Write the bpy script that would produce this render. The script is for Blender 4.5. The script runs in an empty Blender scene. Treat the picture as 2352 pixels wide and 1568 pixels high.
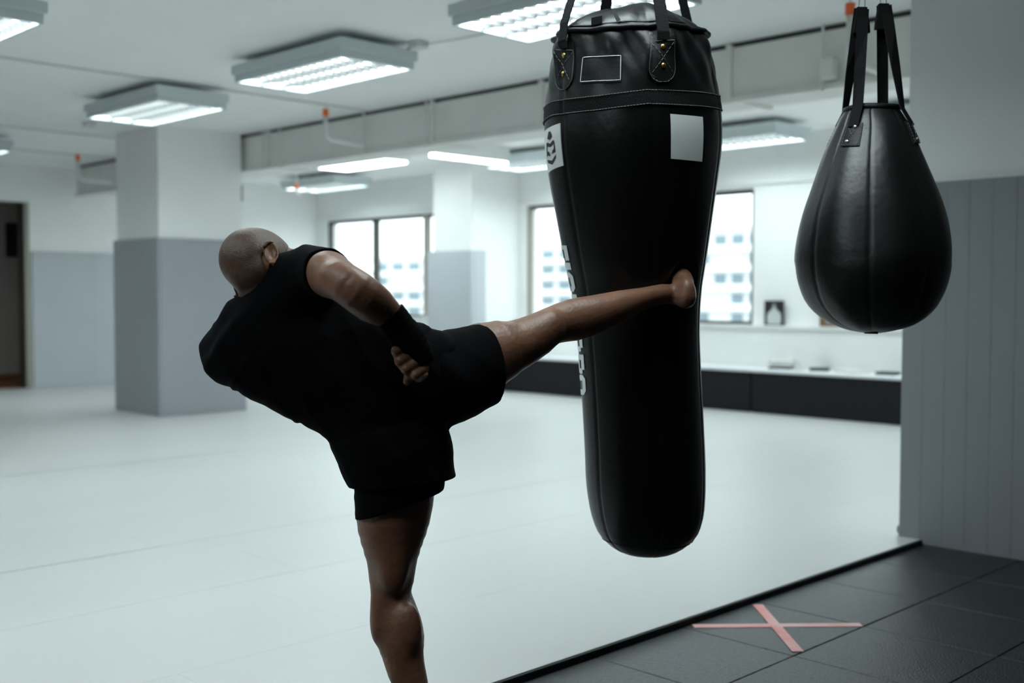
import bpy, bmesh, math, random
import numpy as np
from mathutils import Vector, Matrix
random.seed(7); np.random.seed(7)
SC = bpy.context.scene
COL = SC.collection

# ------------------------------------------------------------------ camera
F_PX, PITCH, ROLL, YAW, CAM_H = 2577.06, .04056, .00178, .78834, 1.25
FW = np.array([-math.sin(YAW)*math.cos(PITCH), math.cos(YAW)*math.cos(PITCH), -math.sin(PITCH)])
RT = np.array([math.cos(YAW), math.sin(YAW), 0.0])
UP = np.cross(RT, FW)
RT = RT*math.cos(ROLL) + UP*math.sin(ROLL); UP = np.cross(RT, FW)
CAM = np.array([0, 0, CAM_H])
def ray(x, y): return RT*(x-1176)/F_PX - UP*(y-784)/F_PX + FW
def at(x, y, D): return CAM + ray(x, y)*D
def onz(x, y, z): d = ray(x, y); return CAM + d*(z-CAM_H)/d[2]
def ony(x, y, Y): d = ray(x, y); return CAM + d*Y/d[1]
def onx(x, y, X): d = ray(x, y); return CAM + d*X/d[0]

cd = bpy.data.cameras.new('camera'); cam = bpy.data.objects.new('camera', cd); COL.objects.link(cam)
cd.sensor_width = 36; cd.lens = F_PX/2352*36; cd.clip_end = 1000; cd.clip_start = .05
cam.matrix_world = Matrix([[RT[0], UP[0], -FW[0], 0], [RT[1], UP[1], -FW[1], 0], [RT[2], UP[2], -FW[2], CAM_H], [0, 0, 0, 1]])
cd.dof.use_dof = True; cd.dof.focus_distance = 2.95; cd.dof.aperture_fstop = 2.2
SC.camera = cam

# ------------------------------------------------------------------ world, exposure
SKY = (.86, .98, 1.0); SKY_S = 3.5
LAMP_C = (.86, .99, 1.0); LAMP_S = 16.5
w = bpy.data.worlds.new('overcast_sky'); SC.world = w; w.use_nodes = True
bg = w.node_tree.nodes['Background']; bg.inputs[0].default_value = (*SKY, 1); bg.inputs[1].default_value = SKY_S
vs = SC.view_settings; vs.view_transform = 'Standard'; vs.look = 'None'; vs.exposure = 0.0; vs.gamma = 1.0; vs.use_curve_mapping = False
SC.cycles.max_bounces = 12; SC.cycles.diffuse_bounces = 8; SC.cycles.glossy_bounces = 4; SC.cycles.transparent_max_bounces = 8
SC.cycles.sample_clamp_indirect = 6; SC.cycles.caustics_reflective = False; SC.cycles.caustics_refractive = False

# ------------------------------------------------------------------ materials
MATS = {}
def mat(name, col, rough=.6, spec=.5, metal=0, noise=0, nscale=8, bump=0, bscale=60, emit=0, coat=0, vary=None, stretch=None):
    if name in MATS: return MATS[name]
    m = bpy.data.materials.new(name); m.use_nodes = True; nt = m.node_tree; b = nt.nodes['Principled BSDF']
    b.inputs['Base Color'].default_value = (*col, 1); b.inputs['Roughness'].default_value = rough
    b.inputs['Metallic'].default_value = metal; b.inputs['Specular IOR Level'].default_value = spec
    b.inputs['Coat Weight'].default_value = coat
    if emit: b.inputs['Emission Color'].default_value = (*col, 1); b.inputs['Emission Strength'].default_value = emit
    tc = nt.nodes.new('ShaderNodeTexCoord'); src = tc.outputs['Object']
    if stretch:
        mp = nt.nodes.new('ShaderNodeMapping'); mp.inputs['Scale'].default_value = stretch
        nt.links.new(src, mp.inputs['Vector']); src = mp.outputs['Vector']
    if noise:
        n = nt.nodes.new('ShaderNodeTexNoise'); n.inputs['Scale'].default_value = nscale; n.inputs['Detail'].default_value = 5
        nt.links.new(src, n.inputs['Vector'])
        cr = nt.nodes.new('ShaderNodeValToRGB'); c2 = vary or tuple(c*(1-noise) for c in col)
        cr.color_ramp.elements[0].color = (*c2, 1); cr.color_ramp.elements[1].color = (*col, 1)
        cr.color_ramp.elements[0].position = .3; cr.color_ramp.elements[1].position = .7
        nt.links.new(n.outputs['Fac'], cr.inputs['Fac']); nt.links.new(cr.outputs['Color'], b.inputs['Base Color'])
    if bump:
        n = nt.nodes.new('ShaderNodeTexNoise'); n.inputs['Scale'].default_value = bscale; n.inputs['Detail'].default_value = 4
        nt.links.new(src, n.inputs['Vector'])
        bp = nt.nodes.new('ShaderNodeBump'); bp.inputs['Strength'].default_value = bump; bp.inputs['Distance'].default_value = .01
        nt.links.new(n.outputs['Fac'], bp.inputs['Height']); nt.links.new(bp.outputs['Normal'], b.inputs['Normal'])
    MATS[name] = m; return m
mat('wall_paint', (.86, .865, .86), .7, noise=.03, nscale=3)
mat('ceiling_paint', (.90, .905, .90), .8, noise=.03, nscale=2)
mat('mat_vinyl', (.54, .545, .54), .42, .5, noise=.04, nscale=1.5, bump=.06, bscale=14, stretch=(1, .15, 1))
mat('mat_gap', (.16, .20, .17), .8)
mat('mat_edge', (.012, .012, .013), .7)
mat('rubber', (.020, .026, .030), .38, .6, noise=.6, nscale=55, bump=.5, bscale=130, vary=(.002, .0023, .0027))
for n_ in MATS['rubber'].node_tree.nodes:
    if n_.type == 'VALTORGB': n_.color_ramp.elements[0].position = .42; n_.color_ramp.elements[1].position = .64
mat('concrete', (.12, .12, .12), .8)
mat('pad_grey', (.34, .36, .39), .55, .4, noise=.05, nscale=2)
mat('pad_pale', (.50, .53, .56), .55, .4, noise=.04, nscale=2)
mat('pad_dim', (.27, .28, .30), .6, .4, noise=.05, nscale=2)
mat('dark_wall', (.055, .052, .050), .8)
mat('corridor_grey', (.50, .47, .45), .8)
mat('brown_skirt', (.22, .10, .045), .6)
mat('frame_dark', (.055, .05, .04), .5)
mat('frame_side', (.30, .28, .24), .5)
mat('white_trim', (.78, .79, .78), .5)
mat('lamp_metal', (.62, .68, .70), .5, noise=.03, nscale=4)
mat('lamp_glow', LAMP_C, .5, emit=LAMP_S)
mat('louvre_white', (.105, .108, .108), .5)
mat('duct_paint', (.80, .80, .77), .7, noise=.08, nscale=3)
mat('pipe_white', (.72, .73, .71), .5)
mat('orange_cap', (.85, .16, .04), .5)
mat('cable_grey', (.68, .70, .69), .6)
mat('bench_black', (.008, .0085, .011), .6, .25, noise=.2, nscale=10)
mat('bench_top', (.80, .82, .84), .4)
mat('paper', (.72, .72, .70), .7, noise=.1, nscale=20)
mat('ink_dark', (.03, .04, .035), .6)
mat('photo_black', (.02, .02, .022), .4)
mat('photo_white', (.55, .57, .58), .5)
mat('photo_grey', (.28, .29, .30), .5)
mat('photo_brown', (.20, .10, .05), .5)
mat('leather', (.0022, .0022, .0025), .35, .32, noise=.25, nscale=9, bump=.10, bscale=45)
mat('leather_soft', (.0042, .0042, .0045), .40, .6, noise=.25, nscale=9, bump=.12, bscale=40)
mat('leather_dull', (.0035, .0035, .004), .5, .3, bump=.12, bscale=60)
mat('nylon', (.0035, .0035, .004), .8, .2, bump=.25, bscale=220)
mat('stitch', (.16, .16, .15), .7)
mat('brass', (.55, .38, .14), .32, metal=1)
mat('steel', (.62, .63, .63), .3, metal=1)
mat('patch_white', (.82, .85, .83), .6, noise=.05, nscale=14)
mat('patch_ink', (.016, .018, .018), .6)
mat('letter_white', (.74, .78, .77), .6, noise=.05, nscale=14)
mat('tape_pink', (.80, .20, .17), .5, noise=.5, nscale=5, vary=(.80, .58, .58))
mat('shirt_black', (.0017, .0019, .0025), .9, .06, bump=.15, bscale=260)
mat('shorts_black', (.0014, .0016, .0021), .9, .06, bump=.12, bscale=260)
mat('wrap_black', (.0020, .0020, .0022), .9, .08, bump=.3, bscale=160)
mat('skin', (.215, .098, .056), .46, .45, noise=.4, nscale=16, bump=.16, bscale=95, vary=(.150, .068, .039))
mat('stubble', (.105, .053, .033), .45, .45, noise=.45, nscale=70, bump=.25, bscale=300)
mat('eye_white', (.7, .68, .64), .2)
mat('facade', (.66, .67, .67), .8)
mat('facade_glass', (.16, .22, .26), .3)
mat('facade_slab', (.80, .81, .81), .8)
mat('city_ground', (.42, .42, .41), .9)
def glass_mat():
    m = bpy.data.materials.new('window_glass'); m.use_nodes = True; nt = m.node_tree; nt.nodes.remove(nt.nodes['Principled BSDF'])
    o = nt.nodes['Material Output']; t = nt.nodes.new('ShaderNodeBsdfTransparent'); t.inputs[0].default_value = (.95, .97, .97, 1)
    g = nt.nodes.new('ShaderNodeBsdfGlossy'); g.inputs['Roughness'].default_value = .03; x = nt.nodes.new('ShaderNodeMixShader'); x.inputs[0].default_value = .06
    nt.links.new(t.outputs[0], x.inputs[1]); nt.links.new(g.outputs[0], x.inputs[2]); nt.links.new(x.outputs[0], o.inputs[0]); MATS['window_glass'] = m
glass_mat()

# ------------------------------------------------------------------ object helpers
def link(o, parent=None):
    COL.objects.link(o)
    if parent is not None: o.parent = parent
    return o
def mesh_obj(name, V, Fc, m, parent=None, smooth=False, loc=None):
    me = bpy.data.meshes.new(name); me.from_pydata([tuple(map(float, v)) for v in V], [], Fc); me.update()
    if smooth:
        for p in me.polygons: p.use_smooth = True
    me.materials.append(MATS[m]); o = bpy.data.objects.new(name, me)
    if loc is not None: o.location = loc
    return link(o, parent)
def tag(o, label, cat, group=None):
    o['label'] = label; o['category'] = cat
    if group: o['group'] = group
    return o
def struct(o, label=None):
    o['kind'] = 'structure'
    if label: o['label'] = label
    return o
def empty(name, loc=(0, 0, 0), rz=0):
    o = bpy.data.objects.new(name, None); o.location = loc; o.rotation_euler = (0, 0, rz); o.empty_display_size = .1
    return link(o)
def copy_tree(o, parent=None):
    c = o.copy(); COL.objects.link(c); c.parent = parent
    for ch in o.children: copy_tree(ch, c)
    return c
class MB:
    def __init__(s): s.v = []; s.f = []
    def add(s, V, Fc):
        n = len(s.v); s.v += [tuple(map(float, v)) for v in V]; s.f += [tuple(i+n for i in f) for f in Fc]; return s
    def box(s, x0, x1, y0, y1, z0, z1, b=0):
        if x1 < x0: x0, x1 = x1, x0
        if y1 < y0: y0, y1 = y1, y0
        if b <= 0:
            V = [(x, y, z) for z in (z0, z1) for y in (y0, y1) for x in (x0, x1)]
            return s.add(V, [(0, 2, 3, 1), (4, 5, 7, 6), (0, 1, 5, 4), (1, 3, 7, 5), (3, 2, 6, 7), (2, 0, 4, 6)])
        bm = bmesh.new(); bmesh.ops.create_cube(bm, size=1)
        for v in bm.verts:
            v.co = Vector(((x0+x1)/2+v.co.x*(x1-x0), (y0+y1)/2+v.co.y*(y1-y0), (z0+z1)/2+v.co.z*(z1-z0)))
        bmesh.ops.bevel(bm, geom=list(bm.edges), offset=b, segments=1, affect='EDGES')
        bm.verts.index_update(); s.add([v.co for v in bm.verts], [tuple(v.index for v in f.verts) for f in bm.faces]); bm.free(); return s
    def tube(s, pts, r, n=8, cap=True):
        pts = [np.array(p, float) for p in pts]; rs = r if hasattr(r, '__len__') else [r]*len(pts)
        V = []; Fc = []; prev = None
        for i, p in enumerate(pts):
            t = pts[min(i+1, len(pts)-1)] - pts[max(i-1, 0)]; t /= np.linalg.norm(t)+1e-12
            if prev is None: a = np.cross(t, (0, 0, 1) if abs(t[2]) < .9 else (1, 0, 0))
            else: a = prev - t*(prev@t)
            a /= np.linalg.norm(a); prev = a; b = np.cross(t, a)
            for k in range(n): an = 2*math.pi*k/n; V.append(p + rs[i]*(math.cos(an)*a + math.sin(an)*b))
        for i in range(len(pts)-1):
            for k in range(n): q = (k+1) % n; Fc.append((i*n+k, i*n+q, (i+1)*n+q, (i+1)*n+k))
        if cap: Fc.append(tuple(range(n-1, -1, -1))); Fc.append(tuple((len(pts)-1)*n+k for k in range(n)))
        return s.add(V, Fc)
    def strap(s, pts, W, wdir, th):
        """flat band along pts, width direction wdir (list or one), thickness th"""
        pts = [np.array(p, float) for p in pts]; V = []; Fc = []
        for i, p in enumerate(pts):
            t = pts[min(i+1, len(pts)-1)] - pts[max(i-1, 0)]; t /= np.linalg.norm(t)
            wd = np.array(wdir[i] if isinstance(wdir, list) else wdir, float); wd = wd - t*(wd@t); wd /= np.linalg.norm(wd); nn = np.cross(t, wd)
            ww = W[i] if hasattr(W, '__len__') else W
            for a, b in ((-1, -1), (1, -1), (1, 1), (-1, 1)): V.append(p + wd*a*ww/2 + nn*b*th/2)
        for i in range(len(pts)-1):
            for k in range(4): q = (k+1) % 4; Fc.append((i*4+k, i*4+q, (i+1)*4+q, (i+1)*4+k))
        Fc.append((3, 2, 1, 0)); n = (len(pts)-1)*4; Fc.append((n, n+1, n+2, n+3)); return s.add(V, Fc)
    def build(s, name, m, parent=None, smooth=False, loc=None): return mesh_obj(name, s.v, s.f, m, parent, smooth, loc)
def box(name, m, x0, x1, y0, y1, z0, z1, parent=None, b=0): return MB().box(x0, x1, y0, y1, z0, z1, b).build(name, m, parent)

# ------------------------------------------------------------------ room shell
ZC = 3.0; XL = -15.3; YW = 10.72; YL = 10.60; XE = -2.585; YR = 5.56; XS = -2.70; RZ = -.025
XR = 3.2; YB = -4.6
floor = struct(box('floor', 'mat_gap', XL-.2, XR+.2, YB-.2, YW+.3, -.20, -.06), 'concrete slab under the white mats and black rubber tiles')
# white mats in strips
xs = [XE, -3.375, -4.27, -5.165, -6.06, -6.985, -7.93, -8.82, -9.715, -10.61, -11.5, -12.4, -13.3, -14.2, XL]
off = {3: .87, 6: 2.96, 2: 1.1}
for i in range(len(xs)-1):
    x1, x0 = xs[i], xs[i+1]; y = YB; ys = [YB]
    o0 = off.get(i, (i*.77) % 1.8); k = YB + ((o0-YB) % 1.8)
    while k < YL-.3: ys.append(k); k += 1.8
    ys.append(YL)
    for a, b_ in zip(ys[:-1], ys[1:]):
        if b_-a < .05: continue
        # gaps: some seams have opened
        g = .0006
        if i == 3 and b_ < 2.75 and b_ > 2.6: g = .010
        elif i == 3 and a > 2.6 and a < 4.5: g = .0045
        elif i == 6 and a > 2.8 and a < 3.2: g = .016
        elif i == 2: g = .0025
        elif i == 9: g = .012
        p = MB().box(x0+.0003, x1-g, a+.0001, b_-.0001, -.06, 0, .0006).build('floor_mat', 'mat_vinyl', floor)
# black edge strip of the mats
box('mat_edging', 'mat_edge', XE+.001, XE+.012, YB, YR, -.06, -.002, floor, .002)
# rubber tiles
tl = None; T = .512
x_lines = [XE+.013]; x = -2.085
while x < XR: x_lines.append(x); x += T
x_lines.append(XR)
y = 3.485; y -= T*math.floor((y-YB)/T); y_lines = [YB] if y-YB > .05 else []
while y < YR+.01: y_lines.append(y); y += T
y_lines.append(YR+.02)
cache = {}
for i in range(len(x_lines)-1):
    for j in range(len(y_lines)-1):
        a, b_ = x_lines[i], x_lines[i+1]; c, d = y_lines[j], y_lines[j+1]
        if b_-a < .02 or d-c < .02: continue
        k = (round(b_-a, 3), round(d-c, 3))
        if k not in cache:
            o = MB().box(.0015, b_-a-.0015, .0015, d-c-.0015, -.035, 0, .003).build('rubber_tile', 'rubber', floor); cache[k] = o.data
        else: o = link(bpy.data.objects.new('rubber_tile', cache[k]), floor)
        o.location = (a, c, RZ + random.uniform(-.0008, .0008))

ceil_ = struct(box('ceiling', 'ceiling_paint', XL-.2, XR+.2, YB-.2, YW+.3, ZC, ZC+.2), 'flat white painted ceiling')
# left wall with a door opening
DY0, DY1, DZ = 4.75, 5.99, 2.49
m = MB().box(XL-.2, XL, DY1, YW+.3, -.06, ZC).box(XL-.2, XL, YB-.2, DY0, -.06, ZC).box(XL-.2, XL, DY0, DY1, DZ, ZC)
wl = struct(m.build('wall_left', 'wall_paint'), 'white far left wall with grey padding and a dark doorway')
for i, (a, b_) in enumerate([(DY1+.09, 6.92), (6.92, 7.95), (7.95, 8.98), (8.98, 10.01), (10.01, YL)]):
    box('wall_pad', 'pad_pale', XL, XL+.035, a+.0005, b_-.0005, 0.001, 1.84, wl, .002)
box('wall_pad', 'pad_pale', XL, XL+.035, 3.2, 4.0, 0.001, 1.84, wl, .006)
# doorway: frame and the dark corridor behind it
d1 = struct(empty('door_1', (XL, DY1, 0)), 'dark open doorway in the far left wall')
def child_box(name, mm, par, x0, x1, y0, y1, z0, z1, b=0):
    o = box(name, mm, x0, x1, y0, y1, z0, z1, None, b); o.parent = par; o.matrix_parent_inverse = Matrix.Translation(-Vector(par.location)); return o
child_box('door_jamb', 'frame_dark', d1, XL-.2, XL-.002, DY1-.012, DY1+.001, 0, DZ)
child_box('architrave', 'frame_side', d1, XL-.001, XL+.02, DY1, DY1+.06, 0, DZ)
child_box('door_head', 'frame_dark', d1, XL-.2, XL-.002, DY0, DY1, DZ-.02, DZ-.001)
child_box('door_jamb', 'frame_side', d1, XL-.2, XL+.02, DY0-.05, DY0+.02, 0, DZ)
cor = MB().box(-17.05, -16.95, 3.0, 8.2, -.1, ZC).box(-17.0, XL-.2, 8.1, 8.2, -.1, ZC).box(-17.0, XL-.2, 3.0, 3.1, -.1, ZC).box(-17, XL-.2, 3.0, 8.2, DZ+.1, DZ+.2)
wc = struct(cor.build('wall_corridor', 'corridor_grey'), 'dark grey corridor wall seen through the doorway')
fl = struct(box('floor_corridor', 'brown_skirt', -17, XL-.2, 3.05, 8.15, -.1, 0), 'brown corridor floor beyond the doorway')
struct(box('baseboard_corridor', 'brown_skirt', -16.95, -16.92, 3.1, 8.1, 0, .09), 'brown skirting board of the corridor')
# window wall
W = [(-15.05, -11.75), (-10.53, -6.98), (-6.10, -3.55)]; WZ0, WZ1 = .93, 2.45
m = MB().box(XL, XS, YL, YW+.22, -.06, WZ0).box(XL, XS, YW, YW+.22, WZ1, ZC)
e = XL
for a, b_ in W: m.box(e, a, YW, YW+.22, WZ0, WZ1); e = b_
m.box(e, XS, YW, YW+.22, WZ0, WZ1)
wb = struct(m.build('wall_back', 'wall_paint'), 'white back wall with wide windows and a ledge')
struct(box('trim_1', 'white_trim', XL, XS, YW-.035, YW, WZ1+.03, WZ1+.09), 'thin white band above the windows')
struct(box('trim_2', 'white_trim', XL, XS, YL-.02, YW, WZ0-.03, WZ0+.003), 'white window ledge along the back wall')
for n, (a, b_) in enumerate(W):
    wd = struct(empty(f'window_{n+1}', ((a+b_)/2, YW+.1, WZ0)), ['bright window in the corner left of the pillar', 'wide bright window behind the tall punching bag', 'bright window hidden behind the teardrop bag'][n])
    par = lambda o: (setattr(o, 'parent', wd), setattr(o, 'matrix_parent_inverse', Matrix.Translation(-wd.location)))
    y0, y1 = YW+.05, YW+.11; t = .05
    for bx_ in [(a, b_, WZ1-t, WZ1), (a, b_, WZ0, WZ0+t*.8)]: par(box('window_rail', 'frame_dark', bx_[0], bx_[1], y0, y1, bx_[2], bx_[3]))
    npan = 3 if b_-a > 3 else 2; pw = 1.21 if n == 0 else (b_-a)/npan
    edges = [a] + [a+pw*k for k in range(1, npan)] + [b_]
    for k, ex in enumerate(edges):
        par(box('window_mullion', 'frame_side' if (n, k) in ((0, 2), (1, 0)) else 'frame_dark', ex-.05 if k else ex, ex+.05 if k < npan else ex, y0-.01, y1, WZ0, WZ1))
    for k in range(npan):
        par(box('window_pane', 'window_glass', edges[k]+.04, edges[k+1]-.04, YW+.08, YW+.084, WZ0+.03, WZ1-.03))
# right stub wall, its white upper part and ribbed padding
ws = struct(MB().box(XS, XR+.2, YR+.02, YR+.22, -.06, ZC).box(XS, XS+.2, YR+.2, YW+.3, -.06, ZC).build('wall_right', 'wall_paint'), 'white wall with ribbed grey padding at the right')
x = XS; first = None
while x < XR-.01:
    if first is None: o = MB().box(.0002, .1143, -.022, .02, .0, 1.852, .0012).build('pad_strip', 'pad_dim', ws); first = o.data
    else: o = link(bpy.data.objects.new('pad_strip', first), ws)
    o.location = (x, YR+.0, RZ+.002); x += .1145
struct(MB().box(XL-.2, XR+.2, YB-.2, YB, -.06, ZC).build('wall_front', 'dark_wall'), 'wall behind the camera')
struct(MB().box(XR, XR+.2, YB, YR+.2, -.06, ZC).build('wall_side', 'dark_wall'), 'dark wall to the right of the camera')
# curled edge of tape at the foot of the stub wall
pk = [np.array((XS-.035, YR+.03, .003)) + np.array((.0, 0, 0))]
m = MB(); arc = [(-.03-.022*math.cos(t), .025+.03*math.sin(t)) for t in np.linspace(-1.4, 1.6, 9)]
m.strap([(XS+a+.03, YR+.02, z+.004) for a, z in arc], .05, (0, 1, 0), .002)
tag(m.build('tape_curl', 'white_trim'), 'curled end of white tape at the foot of the padded wall', 'tape')

# pillars
def pillar(name, label, x0, x1, y0, y1, t=.03, face='pad_grey', side=None):
    p = struct(MB().box(x0, x1, y0, y1, -.06, ZC).build(name, 'wall_paint'), label)
    zt = 1.84
    box('pillar_pad', face, x0-t, x1+t, y0-t, y0, .001, zt, p, .006)
    box('pillar_pad', face, x1, x1+t, y0+.001, y0+side if side else y1+t, .001, zt, p, .006)
    box('pillar_pad', face, x0-t, x0, y0+.001, y1+t, .001, zt, p, .006)
    if y1 < YL-.2: box('pillar_pad', face, x0, x1, y1, y1+t, .001, zt, p, .006)
    return p
pillar('pillar', 'square white pillar with grey padding left of the man', -11.69, -10.75, 5.57, 6.54)
pillar('pillar', 'white pillar with pale padding between the windows', -11.41, -10.66, 9.86, YW+.01, .06, 'pad_pale', .2)

# ------------------------------------------------------------------ ceiling lamps
ZL = 2.82
def make_lamp():
    r = empty('ceiling_lamp'); Lh, Wh = .66, .31
    up_ = MB().box(-Lh-.02, Lh+.02, -Wh-.02, Wh+.02, .055, .125, .004)
    up_.build('housing', 'lamp_metal', r)
    for a in ((-Lh, Lh, -Wh, -Wh+.016), (-Lh, Lh, Wh-.016, Wh), (-Lh, -Lh+.03, -Wh+.016, Wh-.016), (Lh-.03, Lh, -Wh+.016, Wh-.016)):
        MB().box(*a, 0, .055).build('rim', 'lamp_metal', r)
    yw = (2*Wh-.032)/3
    gl = None; bl = None
    for k in range(3):
        y0 = -Wh+.016+k*yw
        gl_ = MB().box(-Lh+.032, Lh-.032, y0+.012, y0+yw-.012, .036, .05).build('glowing_tube_tray', 'lamp_glow', r)
        if k: MB().box(-Lh+.03, Lh-.03, y0-.006, y0+.006, .004, .034).build('divider', 'louvre_white', r)
        for q in range(1, 14):
            xx = -Lh+.03+q*(2*Lh-.06)/14
            if bl is None:
                o = MB().add([(-.004, -yw/2+.007, .034), (.004, -yw/2+.007, .034), (-.004, yw/2-.007, .034), (.004, yw/2-.007, .034), (-.003, -yw/2+.007, .006), (.003, -yw/2+.007, .006), (-.003, yw/2-.007, .006), (.003, yw/2-.007, .006), (-.003, 0, .018), (.003, 0, .018)],
                             [(0, 2, 3, 1), (0, 1, 5, 4), (2, 6, 7, 3), (0, 4, 8), (0, 8, 2), (2, 8, 6), (1, 9, 5), (1, 3, 9), (3, 7, 9), (4, 5, 9, 8), (8, 9, 7, 6)]).build('louvre_blade', 'louvre_white', r); bl = o.data
            else: o = link(bpy.data.objects.new('louvre_blade', bl), r)
            o.location = (xx, y0+yw/2, 0)
    for sx in (-.45, .45): MB().tube([(sx, 0, .12), (sx, 0, ZC-ZL)], .006, 6).build('hanger', 'cable_grey', r)
    return r
lamp = make_lamp()
def ctr(px, py, sx=-1, sy=1): c = onz(px, py, ZL); return (c[0]+sx*.645, c[1]+sy*.295)
spots = [
 (ctr(785, 130), 'ceiling lamp with white louvres above and right of the man\'s head'),
 (ctr(365, 231), 'louvred ceiling lamp directly in front of the padded square pillar'),
 (ctr(92, 54, -1, -1), 'louvred ceiling lamp cut off by the top left corner'),
 ((onz(1047, 60, ZL)[0]+.645, onz(1047, 60, ZL)[1]+.295), 'louvred ceiling lamp at the top, behind the tall bag\'s straps'),
 (ctr(1779, 308), 'distant ceiling lamp between the tall bag and the teardrop bag'),
 (ctr(770, 421), 'distant ceiling lamp above the corner window, the lower of the pair'),
 ((ctr(1250, 369)[0]+.3, ctr(1250, 369)[1]), 'distant ceiling lamp peeking out left of the tall bag'),
 ((-4.3, ctr(92, 54, -1, -1)[1]), 'louvred ceiling lamp above the man, unseen, added as fill light'),  # unseen lamps, added to light the man's back and the bag's front
 ((-2.0, ctr(92, 54, -1, -1)[1]), 'louvred ceiling lamp above the tall bag, unseen, added as fill light'),
 ((-2.0, .1), 'louvred ceiling lamp over the camera, unseen, added as fill light'),
 ((-4.3, .1), 'louvred ceiling lamp left of the camera, unseen, added as fill light'),
 (ctr(22, 348, -1, -1), 'small distant ceiling lamp cut off at the left edge'),
 ((ctr(1779, 308)[0]+2.3, ctr(1779, 308)[1]), 'distant ceiling lamp hidden behind the teardrop bag\'s right strap'),
]
for i, ((x, y), lab) in enumerate(spots):
    o = lamp if i == 0 else copy_tree(lamp)
    o.location = (x, y, ZL); tag(o, lab, 'ceiling lamp', 'louvred ceiling lamps')
# flush lamp and tube batten further back
c = onz(850, 370, 2.86)
fl_ = empty('flush_lamp', (c[0]-.6, c[1]+.28, 2.878)); tag(fl_, 'flush bright ceiling lamp just under the duct, the upper of the pair', 'ceiling lamp')
MB().box(-.66, .66, -.31, .31, .02, .12, .004).build('housing', 'white_trim', fl_); MB().box(-.62, .62, -.27, .27, .0, .02).build('diffuser', 'lamp_glow', fl_)
a = onz(992, 357, 2.80); b_ = onz(1150, 378, 2.80)
bt = empty('batten_lamp', (a[0], (a[1]+b_[1])/2, 2.80)); tag(bt, 'thin bright tube lamp slanting below the duct near the pillar', 'ceiling lamp')
hl = (b_[1]-a[1])/2
MB().box(-.05, .05, -hl-.03, hl+.03, .02, .2, .003).build('housing', 'white_trim', bt); MB().box(-.035, .035, -hl, hl, -.01, .02).build('tube', 'lamp_glow', bt)

# ------------------------------------------------------------------ duct
DYF = 6.60; dz0 = 2.62; dz1 = 2.965
du = empty('air_duct', (-9, DYF, dz0)); tag(du, 'long white boxed air duct running under the ceiling', 'duct')
def dpar(o): o.parent = du; o.matrix_parent_inverse = Matrix.Translation(-du.location); return o
xj = [XL+.25] + [ony(px, 350, DYF)[0] for px in (617, 995)] + [-6.3, -4.5, XS]
for a, b_ in zip(xj[:-1], xj[1:]):
    dpar(box('duct_section', 'duct_paint', a+.012, b_-.012, DYF, DYF+.5, dz0, dz1, None, .004))
for a in xj[1:-1]: dpar(box('duct_flange', 'duct_paint', a-.02, a+.02, DYF-.025, DYF+.525, dz0-.02, dz1+.02))
dpar(box('seal_strip', 'ink_dark', XL+.25, XS, DYF+.015, DYF+.45, dz1+.001, ZC-.001))  # dark filler standing in for the shade in the gap above the duct
dpar(box('lower_rail', 'duct_paint', XL+.25, XS, DYF-.03, DYF+.03, dz0-.035, dz0-.002))
for px in (617, 995, 1912, 2000, 655, 850):
    hx = ony(px, 200, DYF)[0]-.05
    dpar(MB().tube([(hx, DYF-.04, ZC), (hx, DYF-.04, dz0-.05)], .009, 6).build('hanger_rod', 'pipe_white'))
dpar(box('valve_box', 'duct_paint', ony(1912, 200, DYF)[0]-.03, ony(1912, 200, DYF)[0]+.05, DYF-.09, DYF-.02, dz0+.02, dz0+.15, None, .005))
# drain pipes with orange caps
def pipe(px, py, z, drop, run, lab):
    p = onz(px, py, z); r = empty('capped_pipe', tuple(p)); tag(r, lab, 'pipe', 'orange capped pipes by the ceiling')
    R = .024
    MB().tube([(0, 0, -.035), (0, 0, .03)], [R*1.2, R*1.2], 12).build('orange_cap', 'orange_cap', r, True)
    MB().tube([(0, 0, -.035), (0, 0, -drop+.06), (.0, .015, -drop+.02), (.0, .06, -drop)] + ([(0, run, -drop-.01)] if run else []), R*.9, 12).build('pipe', 'pipe_white', r, True)
    MB().tube([(0, 0, .03), (0, 0, ZC-p[2])], .006, 6).build('hanger', 'pipe_white', r)
pipe(748, 258, 2.91, .24, .42, 'white pipe with an orange cap beside the lamp near the man\'s head')
pipe(179, 362, 2.91, .26, .42, 'white pipe with an orange cap left of the padded square pillar')
pipe(1953, 20, 2.91, .30, .42, 'white pipe with an orange cap left of the teardrop bag straps')
pipe(681, 428, 2.70, .10, 0, 'tiny orange capped pipe beside the lower distant lamp')
# conduits on the ceiling
def conduit(px, py, y0, y1, lab, r=.010):
    x = onz(px, py, ZC-.012)[0]
    tag(MB().tube([(x, y0, ZC-r), (x, (y0+y1)/2, ZC-r), (x, y1, ZC-r)], r, 6).build('conduit', 'cable_grey'), lab, 'conduit', 'thin conduits along the ceiling')
conduit(300, 176, YB, 6.55, 'thin conduit crossing the ceiling past the lamp by the pillar')
conduit(130, 303, YB, 6.55, 'second thin conduit on the ceiling behind the pillar lamp')
conduit(130, 352, YB, 6.55, 'faint thin conduit on the ceiling nearest the far left wall')
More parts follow.
